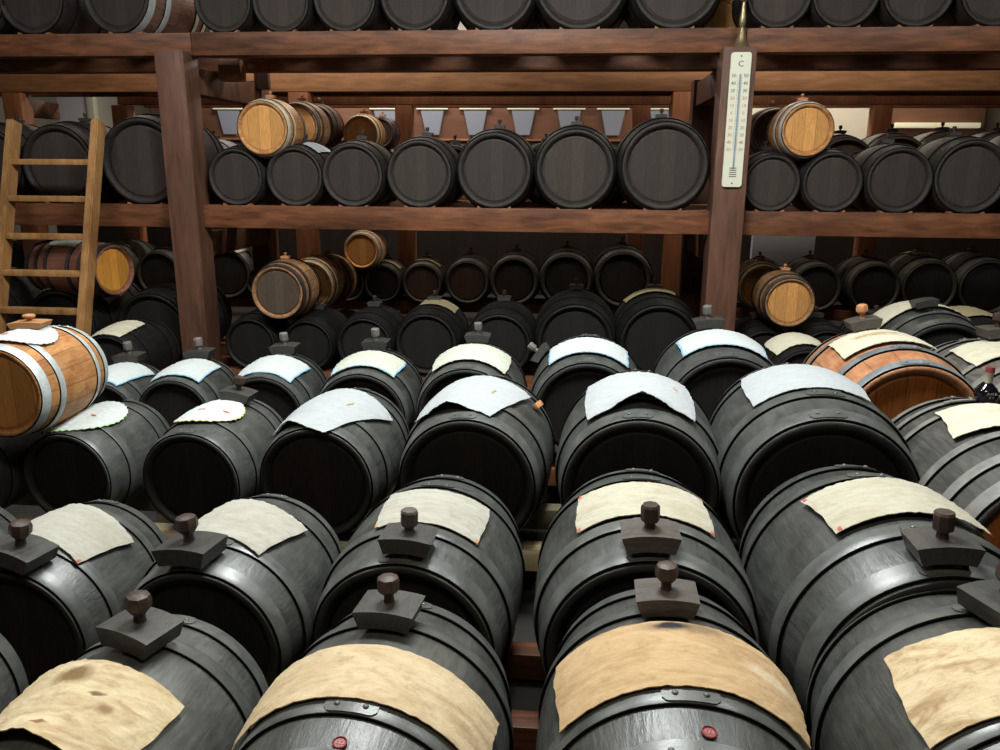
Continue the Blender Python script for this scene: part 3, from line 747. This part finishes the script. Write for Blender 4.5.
for kk, lb in (('F9', 'first dusty strip cloth from left'), ('F10', 'second dusty strip cloth from left')):
    cloth(kk, 'cloth_olive', -.08, .05, .05, .12, .0, lb+' on the brown-headed far barrels', 'dusty strips on far barrels', seed=.7)
cloth('S5', 'cloth_white', .0, .10, .16, .06, .0, 'narrow pale cloth strip on a middle-shelf barrel beside the pale oak cask', None, seed=.7)

# ------------------------------------------------------------------ loose stoppers
gs = 'wooden stoppers on the nearest row'
stop_on('A2', 0.115, 0.01, 0.145, 'dark stopper block with a round knob behind the spotted cream cloth', gs, ('stopper_dark', 'knob'), 0, -.25)
stop_on('A3', 0.14, -0.005, 0.135, 'dark stopper block with a round knob behind the long pale tan cloth', gs, ('stopper_dark', 'knob'), 0, -.05)
stop_on('A4', 0.145, -0.01, 0.135, 'grey-brown stopper block with a reddish knob behind the smudged cloth', gs, ('stopper', 'knob'), 0, -.02)
stop_on('A5', 0.13, 0.02, 0.145, 'stopper block at the right edge beside the spotted cream cloth', gs, ('stopper_dark', 'knob'), 0, .35)
gs = 'wooden stoppers on the second row'
stop_on('B1', -.19, .10, .135, 'stopper block peeping in at the left edge in the second row', gs, ('stopper_dark', 'knob'), 0, 0)
stop_on('B2', -0.2, 0.035, 0.15, 'second-row stopper at the left between two off-white cloths', gs, ('stopper_dark', 'knob'), 0, -.15)
stop_on('B3', -0.215, -0.02, 0.155, 'second-row stopper left of the barrel with the askew cloth', gs, ('stopper_dark', 'knob'), 0, -.1)
stop_on('B4', -0.25, 0.01, 0.14, 'dark stopper with a tall cylindrical knob in the second row', gs, ('stopper_dark', 'stopper'), 1, 0)
stop_on('B5', -0.26, -0.01, 0.145, 'brown stopper with a faceted knob in front of the red-cornered cloth', gs, ('stopper', 'knob'), 1, 0)
stop_on('B6', -0.285, -0.015, 0.145, 'large black stopper on the widest barrel', gs, ('stopper_dark', 'knob'), 1, -.05)
gs = 'wooden stoppers on the fourth row'
stop_on('D2', 0.15, -0.01, 0.14, 'dark stopper behind the white square cloth with blue hem', gs, ('stopper_dark', 'knob_grey'), 1)
stop_on('D3', 0.17, -0.01, 0.14, 'dark stopper with a grey knob below the left post foot', gs, ('stopper_dark', 'knob_grey'), 1)
stop_on('D4', 0.19, -0.01, 0.14, 'dark stopper with a grey knob, first right of the left post', gs, ('stopper_dark', 'knob_grey'), 1)
stop_on('D5', 0.17, -0.01, 0.135, 'dark stopper with a grey knob, second right of the left post', gs, ('stopper_dark', 'knob_grey'), 1)
stop_on('D6', .17, .0, .13, 'dark stopper with a grey knob, third right of the left post', gs, ('stopper_dark', 'knob_grey'), 1)
stop_on('D7', .12, -.26, .12, 'dark stopper slipped down the left flank of a fourth-row barrel', gs, ('stopper_dark', 'knob_grey'), 1, .3)
stop_on('D8', 0.18, -0.03, 0.15, 'dark stopper with a grey knob at the right post foot', gs, ('stopper_dark', 'knob_grey'), 1)
stop_on('C3', .12, .03, .13, 'dark stopper behind the yellow-edged round cloth', None, ('stopper_dark', 'knob'), 0)
stop_on('O', .15, -.06, .14, 'wooden stopper with an amber knob on the orange oak barrel', None, ('stopper', 'lid'), 0, 0, .025)
stop_on('O2', -0.12, -0.06, 0.12, 'grey knobless stopper block behind the orange oak barrel', None, ('stopper_dark', 'knob'), 0, 0, .03, knob=False)
stop_on('G1', .10, .0, .14, 'brown stopper block on the farther grey barrel', None, ('stopper', 'knob'), 0, .1, .03)
stop_on('L', 0.015, -0.005, 0.125, 'honey-coloured wooden lid with a turned knob on the round white cloth', None, ('lid', 'lid'), 2, .1, .012).scale = (.13, .12, .075)

# chip of wood
p_, a_ = on_barrel('C5', .05, .23, .012)
bm = bmesh.new(); box(bm, (-.012, -.03, 0), (.012, .03, .016), .003)
o = link('wood_chip', tomesh(bm, 'wood_chip', M['lid'])); o.location = p_; o.rotation_euler = (0, a_, -.3)
tag(o, 'orange chip of wood wedged beside the middle white cloth', 'wood chip')

# ------------------------------------------------------------------ wax seals on the nearest barrels (children)
def text_mesh(txts, mat, name, parent=None, ext=.0004):
    """txts: (string, x, z, size) upright in the XZ plane facing -Y"""
    bm = bmesh.new(); dg = bpy.context.evaluated_depsgraph_get()
    for s, x, z, size in txts:
        cu = bpy.data.curves.new('t', 'FONT'); cu.body = s; cu.size = size; cu.align_x = 'CENTER'; cu.align_y = 'CENTER'; cu.extrude = ext; cu.resolution_u = 2
        ob = bpy.data.objects.new('t', cu); C.objects.link(ob)
        bpy.context.view_layer.update()
        me = bpy.data.meshes.new_from_object(ob.evaluated_get(bpy.context.evaluated_depsgraph_get()))
        me.transform(Matrix.Translation((x, 0, z)) @ Matrix.Rotation(PI/2, 4, 'X'))
        bm.from_mesh(me); bpy.data.objects.remove(ob); bpy.data.curves.remove(cu); bpy.data.meshes.remove(me)
    me = bpy.data.meshes.new(name); bm.to_mesh(me); bm.free(); me.materials.append(mat)
    return link(name, me, parent)
for key, u, v in (('A2', -.215, .0), ('A3', -.232, .01), ('A4', -.238, .03)):
    c, R, ln, rz = INFO[key]
    root = [o for o in C.objects if o.type == 'EMPTY' and o.name.startswith('barrel') and 'barrel_' not in o.name and (o.location-c).length < 1e-4][0]
    th = v/R; rr = prof(u/R)
    bm = bmesh.new()
    lathe(bm, [(0, 0), (.046, 0), (.05, .006), (.05, .016), (.044, .021), (.037, .012), (0, .012)], 24, 'Z')
    s = link('wax_seal', tomesh(bm, 'wax_seal', M['wax'], 40), root)
    s.location = (rr*math.sin(th), u/R, rr*math.cos(th)); s.rotation_euler = (.18, th, 0)
    t = text_mesh([('CES', 0, 0, .036)], M['wax_letter'], 'seal_letters', s, .002)
    t.rotation_euler = (-PI/2, 0, 0); t.location = (0, 0, .013)
# seal on the orange barrel
# ------------------------------------------------------------------ stands under the floor rows
def stand(label, rails, x0, x1, z, h=.09, w=.075, mat='rail', rz=0):
    t = empty('barrel_stand', ((x0+x1)/2, rails[0], 0), rz, label, 'stand')
    for y in rails:
        bm = bmesh.new(); box(bm, (-(x1-x0)/2, y-w/2-rails[0], z-h), ((x1-x0)/2, y+w/2-rails[0], z), .005)
        link('rail', tomesh(bm, 'rail', M[mat], 30), t)
        n = 5
        for k in range(n):
            xx = -(x1-x0)/2+.2+(x1-x0-.4)*k/(n-1)
            bm = bmesh.new(); box(bm, (xx-.045, y-.035-rails[0], 0), (xx+.045, y+.035-rails[0], z-h), .004)
            link('foot', tomesh(bm, 'foot', M[mat], 30), t)
stand('wooden stand rails beneath the nearest row of black barrels', (1.20, 1.60), -1.9, 1.25, .105, mat='rack')
stand('wooden stand rails beneath the second row of black barrels', (1.93, 2.27), -2.4, 1.3, .105, rz=.0, mat='rack')
stand('pale wooden stand rails beneath the third row, showing between the barrels', (2.76, 3.12), -2.9, 1.3, .225, rz=.0)
stand('wooden stand rails beneath the fourth row of black barrels', (3.60, 3.95), -3.1, 1.2, .225, rz=.0, mat='rack')
stand('short stand rails beneath the barrels at the right side', (3.30, 3.70), 1.50, 2.9, .30)
stand('low stand rails under the near grey barrel at the right edge', (2.36, 2.75), 1.48, 2.7, .20)
stand('red-brown stand rails beneath the dark barrels under the middle shelf', (5.10, 5.42, 5.86, 6.05), -3.9, 3.3, .27, mat='rack')
stand('dark stand rails beneath the far low row', (7.5, 7.8), -4.9, 4.6, .36, mat='rack')
stand('stand rails beneath the small barrels right of the post foot', (4.28, 4.62), 1.0, 2.9, .34, mat='rack')

stand('short stand rails beneath the dark barrel with cream cloth behind the light oak one', (4.38, 4.62), -3.1, -2.3, .28, mat='rack')
# ------------------------------------------------------------------ racks
def part_box(name, lo, hi, mat, parent, org, bev=.006):
    bm = bmesh.new(); o = Vector(org)
    box(bm, Vector(lo)-o, Vector(hi)-o, bev)
    return link(name, tomesh(bm, name, M[mat], 30), parent)
zt0 = TOP-.130; zs0 = SH-.142
xl = xat(170, 4.92, 1.6)+.0; xr = xat(739, 4.92, 1.9)
PL = (xat(155, 4.92, 2.25), xat(184, 4.92, 2.25)); PR = (xat(723, 4.92, 2.25), xat(757, 4.92, 2.25))
XW0, XW1 = -4.3, 3.9
org = (PL[0], 5.0, 0)
rk = empty('storage_rack', org, 0, 'red-brown timber rack with two posts holding the front shelves of barrels', 'rack')
for (a, b) in (PL, PR):
    part_box('post', (a, 4.905, 0), (b, 5.10, TOP-.11), 'rack_post', rk, org)
# front beams (butted at the posts)
part_box('beam', (XW0, 5.0, zt0), (PL[1]+.01, 5.12, TOP), 'rack', rk, org)
part_box('beam', (PL[1]+.012, 5.0, zt0), (PR[1]-.05, 5.12, TOP+.003), 'rack', rk, org)
part_box('beam', (PR[1]-.048, 5.0, zt0), (XW1, 5.12, TOP), 'rack', rk, org)
part_box('beam', (XW0, 5.0, zs0), (PL[0]+.005, 5.12, SH), 'rack', rk, org)
part_box('beam', (PL[1]-.005, 5.0, zs0), (PR[0]+.005, 5.12, SH), 'rack', rk, org)
part_box('beam', (PR[1]-.005, 5.0, zs0), (XW1, 5.12, SH), 'rack', rk, org)
for z in (TOP, SH):
    part_box('beam', (XW0, 5.46, z-.17), (XW1, 5.58, z-.06), 'rack', rk, org)
for yy in (5.95, 6.20):
    part_box('beam', (XW0, yy, SH-.15), (XW1, yy+.08, SH-.005), 'rack_back', rk, org)
for (a, b) in (PL, PR):
    c = (a+b)/2
    part_box('post', (c-.08, 6.15, 0), (c+.08, 6.31, TOP-.16), 'rack_post', rk, org)
    for z in (TOP, SH):
        part_box('cross_beam', (c-.06, 5.12, z-.34), (c+.06, 6.15, z-.18), 'rack_post', rk, org)
bm = bmesh.new()
vs = [bm.verts.new(c_) for c_ in ((-.02, 0, 0), (.02, 0, 0), (.02, .07, 0), (-.02, .07, 0), (-.02, 0, .003), (-.02, .07, .003), (.018, 0, .022), (.018, .07, .022))]
for q in ((0, 1, 2, 3), (0, 1, 6, 4), (3, 2, 7, 5), (1, 2, 7, 6), (0, 3, 5, 4), (4, 5, 7, 6)): bm.faces.new([vs[i] for i in q])
wm = tomesh(bm, 'wedge', M['wedgewood'], 20)
for key_, n_, zz_ in (('T', 14, TOP), ('S', 15, SH)):
    for i_ in range(1, n_+1):
        c_, R_, l_, r_ = INFO[f'{key_}{i_}']; zz2 = zz_+(.003 if key_ == 'T' and PL[1] < c_.x < PR[1]-.05 else 0)
        for sg in (-1, 1):
            xw = c_.x+sg*(R_*.28+.02)
            o = link('wooden_wedge', wm); o.location = (xw, 5.003, zz2); o.scale = (.55*(1 if sg > 0 else -1), 1, .55)
            tag(o, 'little orange wooden wedge holding a barrel on the %s shelf beam' % ('top' if key_ == 'T' else 'middle'), 'wedge', 'wedges on the %s shelf' % ('top' if key_ == 'T' else 'middle'))
# little blocks: beam ends seen behind the left post
bx = xat(229, 5.6, 2.25)
pq = at(229, 70, 5.36); part_box('beam_end', (pq.x-.075, 5.36, pq.z-.065), (pq.x+.075, 5.455, pq.z+.065), 'rack_back', rk, org)
bx = xat(261, 6.2, 2.25)
pq = at(261, 80, 6.1); part_box('beam_end', (pq.x-.055, 6.10, pq.z-.065), (pq.x+.055, 6.15, pq.z+.065), 'rack_post', rk, org)
for px in (206, 268):    # pegs
    pass
def rear_rack(Y, px_posts, label, pm='rack_back_post', bmx='rack_back', d2=.55, span=(-6, 6), cross=True):
    org = (0, Y, 0)
    r = empty('storage_rack', org, 0, label, 'rack')
    for z, m_ in ((TOP, bmx), (SH, 'rack')):
        part_box('beam', (span[0], Y, z-.13), (span[1], Y+.12, z+.03), m_, r, org)
        part_box('beam', (span[0], Y+d2, z-.12), (span[1], Y+d2+.12, z-.03), 'rack', r, org)
    for px in px_posts:
        x = xat(px, Y, 1.9)
        part_box('post', (x-.09, Y-.06, 0), (x+.09, Y+.10, TOP-.14), pm, r, org)
        if cross: part_box('cross_beam', (x-.06, Y+.10, TOP-.34), (x+.06, Y+d2, TOP-.19), 'rack', r, org)
    return r
rear_rack(7.35, (20, 302, 681, 1075), 'orange-brown timber rack standing behind the front rack')
rear_rack(8.85, (125, 405, 640, 878), 'farthest timber rack, only its thin orange beam and posts visible', 'rack_back_post', 'rack_back_post', span=(xat(117, 8.85, 2.3), 6), cross=False)

# barrels on the rear rack, top shelf (bellies seen from below between the beams)
xs = [-4.4+.52*i for i in range(17)]
for i, x in enumerate(xs):
    R = .24+.008*(i % 5)
    barrel('under', (x, 7.45+HL*R-.02, TOP+.03+R*RH*1.02), R, 'dark barrel on the top of the rear rack, mostly hidden by beams', 'barrels on top of the rear rack')

# ------------------------------------------------------------------ ladder
tl, trr = at(21, 124, 4.96), at(104, 122, 4.96)
lad = empty('ladder', ((tl.x+trr.x)/2, 4.4, 0), 0, 'wooden ladder leaning against the rack at the left', 'ladder')
o0 = Vector(lad.location)
ztop = trr.z; yb = 4.28
def lad_pt(x, z):
    f = (ztop-z)/ztop
    return Vector((x, 4.90+(yb-4.90)*f, z))
for x in (tl.x, trr.x):
    bm = bmesh.new()
    a = lad_pt(x, 0)-o0; b = lad_pt(x, ztop)-o0
    d = (b-a).normalized(); nrm = Vector((0, -d.z, d.y))
    vs = []
    for p0 in (a, b):
        for sx, sy in ((-1, -1), (1, -1), (1, 1), (-1, 1)):
            vs.append(bm.verts.new(p0+Vector((sx*.024, 0, 0))+nrm*(-sy*.045)))
    for q in ((0, 1, 2, 3), (4, 5, 6, 7), (0, 1, 5, 4), (1, 2, 6, 5), (2, 3, 7, 6), (3, 0, 4, 7)): bm.faces.new([vs[i] for i in q])
    bmesh.ops.bevel(bm, geom=list(bm.edges), offset=.006, segments=2, affect='EDGES')
    link('rail', tomesh(bm, 'rail', M['ladder'], 30), lad)
for py in (162, 199, 237, 274, 312, 350, 388):
    # height where the ray meets the ladder plane
    Y = 4.8
    for _ in range(12):
        z = at(60, py, Y).z; Y = lad_pt(0, z).y-.03
    bm = bmesh.new(); pc = lad_pt(0, z)-Vector((0, o0.y, 0))
    box(bm, (tl.x-o0.x+.01, pc.y-.035, pc.z-.017), (trr.x-o0.x-.01, pc.y+.035, pc.z+.017), .004)
    link('rung', tomesh(bm, 'rung', M['ladder'], 30), lad)

# ------------------------------------------------------------------ thermometer and brass stick
pt_, pb_ = at(744, 52, 4.89), at(733.5, 187, 4.89)
xt = (PR[0]+PR[1])/2+.006
zt, zb = pt_.z, pb_.z; H = zt-zb; W = .112
th = empty('thermometer', (xt, 4.905, zb), 0, 'long white wall thermometer fixed to the right post', 'thermometer')
def rrect(w, h, r, y0, y1, name, mat, parent, cz=0, cx=0):
    bm = bmesh.new(); pts = []
    for cx_, cz_, a0 in ((w/2-r, h-r, 0), (-w/2+r, h-r, 90), (-w/2+r, r, 180), (w/2-r, r, 270)):
        for k in range(7):
            a = math.radians(a0+15*k); pts.append((cx+cx_+r*math.cos(a), cz+cz_+r*math.sin(a)))
    f = [bm.verts.new((x, y0, z)) for x, z in pts]; b = [bm.verts.new((x, y1, z)) for x, z in pts]
    bm.faces.new(f); bm.faces.new(list(reversed(b)))
    for i in range(len(pts)): j = (i+1) % len(pts); bm.faces.new((f[i], f[j], b[j], b[i]))
    return link(name, tomesh(bm, name, mat, 30), parent)
rrect(W, H, .016, -.014, 0, 'backplate', M['enamel'], th)
tube = rrect(.006, H*.70, .003, -.022, -.013, 'glass_tube', M['mercury'], th, H*.145)
zrow = lambda i: H*(1-(75-52+7.36*i)/135.0)
rows = ['50', '40', '30', '20', '10', '0', '10', '20', '30', '40', '50']
tx = [('C', .0, H*.915, .045)]
for i in range(3):
    for sx in (-1, 1): tx.append((rows[i], sx*.034, zrow(i), .026))
text_mesh(tx, M['ink'], 'lettering', th).location = (0, -.0147, 0)
for sx in (-1, 1):
    o = text_mesh([(rows[i], sx*.034, zrow(i), .026) for i in range(3, 11)], M['redink'], 'lettering', th); o.location = (0, -.0147, 0); o['label'] = 'reddish numbers'
bm = bmesh.new()
for i in range(51):
    z = zrow(i/5); w = .009 if i % 5 == 0 else .005
    for sx in (-1, 1): box(bm, (sx*.010-w/2, -.0149, z-.0006), (sx*.010+w/2, -.0138, z+.0006))
link('tick_marks', tomesh(bm, 'tick_marks', M['ink'], None), th)
bm = bmesh.new()
for k in range(5): box(bm, (-.02, -.0152, H*(.145-.016*k)-.0022), (.02, -.0138, H*(.145-.016*k)+.0022), 0)
link('bulb_guard', tomesh(bm, 'bulb_guard', M['ink'], None), th)
for z in (H*.972, H*.028):
    bm = bmesh.new(); lathe(bm, [(0, -.017), (.004, -.0165), (.005, -.014), (0, -.013)], 12, 'Y', cz=z)
    link('screw', tomesh(bm, 'screw', M['ink']), th)
bs = empty('brass_stick', (xt+.002, 4.952, TOP-.11), 0, 'slender brass candlestick on the top of the right post', 'candlestick')
bm = bmesh.new(); lathe(bm, [(0, 0), (.046, 0), (.047, .008), (.040, .014), (.034, .022), (.024, .05), (.015, .085), (.010, .105)], 28, 'Z'); link('base', tomesh(bm, 'base', M['brass'], 50), bs)
bm = bmesh.new(); lathe(bm, [(.010, .104), (.018, .118), (.020, .135), (.018, .16), (.011, .21), (.010, .235), (.022, .245), (.022, .251), (.010, .258), (.013, .275), (.022, .285), (.022, .36), (.016, .365), (0, .365)], 28, 'Z'); link('stem', tomesh(bm, 'stem', M['brass'], 50), bs)

# ------------------------------------------------------------------ small bottle
c, R, ln, rz = INFO['G1']
Yb = INFO['G2'][0].y+.24
def surfz(key, x, y):
    c, R, ln, rz = INFO[key]
    rad = R*prof((y-c.y)/(R*ln)); return c.z+math.sqrt(max(0, rad*rad-(x-c.x)**2))
zz = .9
for _ in range(8): xb = xat(985, Yb, zz); zz = surfz('G2', xb, Yb)+.008
bo = empty('bottle', (xb, Yb, zz), 0, 'small round dark glass bottle with a red-capped pale neck on a grey barrel', 'bottle'); bo.scale = (.72, .72, .72)
bm = bmesh.new(); lathe(bm, [(0, 0), (.034, 0), (.044, .006), (.053, .03), (.053, .05), (.042, .072), (.024, .09), (.016, .10), (.015, .135), (0, .135)], 32, 'Z'); link('glass_body', tomesh(bm, 'glass_body', M['glass_dark'], 50), bo)
bm = bmesh.new(); lathe(bm, [(.017, .098), (.019, .10), (.018, .14), (.020, .143), (.020, .168), (.017, .171), (0, .171)], 24, 'Z'); link('neck_wrap', tomesh(bm, 'neck_wrap', M['cloth_ivory'], 40), bo)
bm = bmesh.new(); lathe(bm, [(0, .170), (.018, .170), (.0205, .158), (.0205, .150), (.021, .150), (.0215, .160), (.019, .176), (0, .177)], 24, 'Z'); link('cap', tomesh(bm, 'cap', M['wax'], 40), bo)
o = text_mesh([('A M B', 0, .052, .018), ('A T', 0, .034, .015)], M['paper'], 'lettering', bo); o.location = (0, -.0535, 0)

# ------------------------------------------------------------------ room
def struct(name, lo, hi, mat, bev=0):
    bm = bmesh.new(); box(bm, lo, hi, bev); o = link(name, tomesh(bm, name, M[mat], 30)); tag(o, kind='structure'); return o
struct('floor', (-7, -2, -.1), (7, 11, 0), 'floor')
struct('ceiling', (-7, -2, 3.7), (7, 11, 3.8), 'ceil')
struct('wall_back', (-7, 10.8, 0), (7, 10.95, 3.7), 'plaster')
struct('wall_left', (-7.1, -2, 0), (-7, 11, 3.7), 'darkpl')
struct('wall_right', (7, -2, 0), (7.1, 11, 3.7), 'darkpl')
struct('wall_front', (-7, -2.1, 0), (7, -2, 3.7), 'darkpl')
# pale door at the back left
dx0, dx1 = xat(28, 10.7, 2.3), xat(87, 10.7, 2.3)
d = empty('door_1', ((dx0+dx1)/2, 10.8, 0)); tag(d, kind='structure')
dw = (dx1-dx0)/2
part_box('door_leaf', (-dw, 10.72, 0), (dw-.01, 10.80, 2.75), 'doorw', d, (0, 10.8, 0), .01)
for s in (-1, 1): part_box('door_frame', (s*(dw+.05)-.05, 10.70, 0), (s*(dw+.05)+.05, 10.80, 2.85), 'enamel', d, (0, 10.8, 0), .01)
bm = bmesh.new(); box(bm, (dw-.14, -.13, 1.0), (dw-.11, -.08, 1.14), .006); link('door_handle', tomesh(bm, 'door_handle', M['steel']), d)
# brown panelling with glowing tapered shapes standing in for reflected ceiling light
for k, (p0, p1) in enumerate(((150, 700), (882, 985))):
    a, b = xat(p0, 10.5, 2.2), xat(p1, 10.5, 2.2)
    bm = bmesh.new(); box(bm, (a, 10.5, 1.96), (b, 10.62, 2.75), .01)
    o = link('wall_panel', tomesh(bm, 'wall_panel', M['panel'])); o['kind'] = 'structure'; o.name = 'wall_panel_%d' % (k+1)
    bm = bmesh.new(); box(bm, (a, 10.46, 1.93), (b, 10.62, 1.958), .004)
    o = link('trim_%d' % (k+1), tomesh(bm, 'trim', M['rack_back'])); o['kind'] = 'structure'
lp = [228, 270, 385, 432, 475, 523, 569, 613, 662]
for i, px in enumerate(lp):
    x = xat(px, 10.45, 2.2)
    l = empty('reflected_streak', (x, 10.5, 2.0), 0, 'tapered streak of reflected light on the far brown panelling behind the racks', 'reflection', 'tapered reflected streaks on the far panelling')
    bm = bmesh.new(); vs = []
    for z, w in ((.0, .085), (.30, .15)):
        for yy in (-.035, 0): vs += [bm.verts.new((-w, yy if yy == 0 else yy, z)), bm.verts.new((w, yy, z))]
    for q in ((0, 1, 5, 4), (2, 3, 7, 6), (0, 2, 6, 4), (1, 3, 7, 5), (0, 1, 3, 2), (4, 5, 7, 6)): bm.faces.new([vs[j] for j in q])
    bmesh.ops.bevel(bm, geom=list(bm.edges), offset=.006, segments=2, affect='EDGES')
    link('streak_body', tomesh(bm, 'streak_body', M['panel_glow']), l)
    bm = bmesh.new(); box(bm, (-.2, -.05, .31), (.2, 0, .36), .008); link('streak_cap', tomesh(bm, 'streak_cap', M['panel_glow_cap']), l)
struct('wall_boards', (-6.9, 10.35, 0), (6.9, 10.45, 1.90), 'boards')
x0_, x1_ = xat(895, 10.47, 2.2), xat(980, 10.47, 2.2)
bm = bmesh.new(); box(bm, (x0_, 10.42, 2.10), (x1_, 10.5, 2.16), .01)  # added glowing bar, stands in for a band of light on the panel
tag(link('reflected_band', tomesh(bm, 'reflected_band', M['panel_glow_cap'])), 'long pale horizontal band of reflected light on the brown panel behind the right racks', 'reflection')
# pale grey screen wall seen low, right of the right post
a, b = xat(755, 9.9, 1.2), xat(818, 9.9, 1.2)
bm = bmesh.new(); box(bm, (a, 9.85, 0), (b, 9.95, 1.75), .01)
o = link('partition', tomesh(bm, 'partition', M['greypl'])); o['kind'] = 'structure'; o.name = 'wall_partition'

# ------------------------------------------------------------------ light
def area(name, loc, size, power, col, rot=(0, 0, 0), sy=None):
    l = bpy.data.lights.new(name, 'AREA'); l.shape = 'RECTANGLE'; l.size = size; l.size_y = sy or size; l.energy = power; l.color = col
    o = bpy.data.objects.new(name, l); C.objects.link(o); o.location = loc; o.rotation_euler = rot
    return o
cool = (.94, .985, .97); warm = (1.0, .86, .68)
area('ceiling_lamp_or_fill', (-.25, 2.75, 3.5), 1.1, 125, cool, sy=.5)
area('ceiling_lamp_or_fill', (2.2, 2.9, 3.6), 1.2, 38, cool, sy=.4)
area('ceiling_lamp_or_fill', (-2.6, 2.9, 3.6), 1.2, 46, cool, sy=.4)
area('ceiling_lamp_or_fill', (-.3, .3, 3.5), 1.5, 30, warm, rot=(math.radians(10), 0, 0), sy=.6)  # front fill added above the camera side, no fixture
area('ceiling_lamp_or_fill', (-2.6, 9.6, 3.6), 3.5, 105, (1, .95, .88), sy=.4)  # this and the next: added background light for far wall and rear racks
area('ceiling_lamp_or_fill', (2.5, 9.6, 3.6), 2.5, 70, warm, sy=.4)
area('ceiling_lamp_or_fill', (-2.6, 6.5, 3.6), 3.5, 65, warm, sy=.3)
area('ceiling_lamp_or_fill', (1.8, 6.5, 3.6), 2.0, 45, warm, sy=.3)
area('ceiling_lamp_or_fill', (-1.8, 8.3, 3.6), 2.0, 18, warm, sy=.2)  # this and the next: added only to brighten the farthest rack beam
area('ceiling_lamp_or_fill', (2.0, 8.3, 3.6), 2.0, 18, warm, sy=.2)
w = bpy.data.worlds.new('world'); sc.world = w; w.use_nodes = True
w.node_tree.nodes['Background'].inputs[0].default_value = (.8, .9, 1, 1); w.node_tree.nodes['Background'].inputs[1].default_value = .008

sc.view_settings.view_transform = 'Standard'; sc.view_settings.look = 'None'
sc.view_settings.exposure = 0.27; sc.view_settings.gamma = 1; sc.view_settings.use_curve_mapping = False
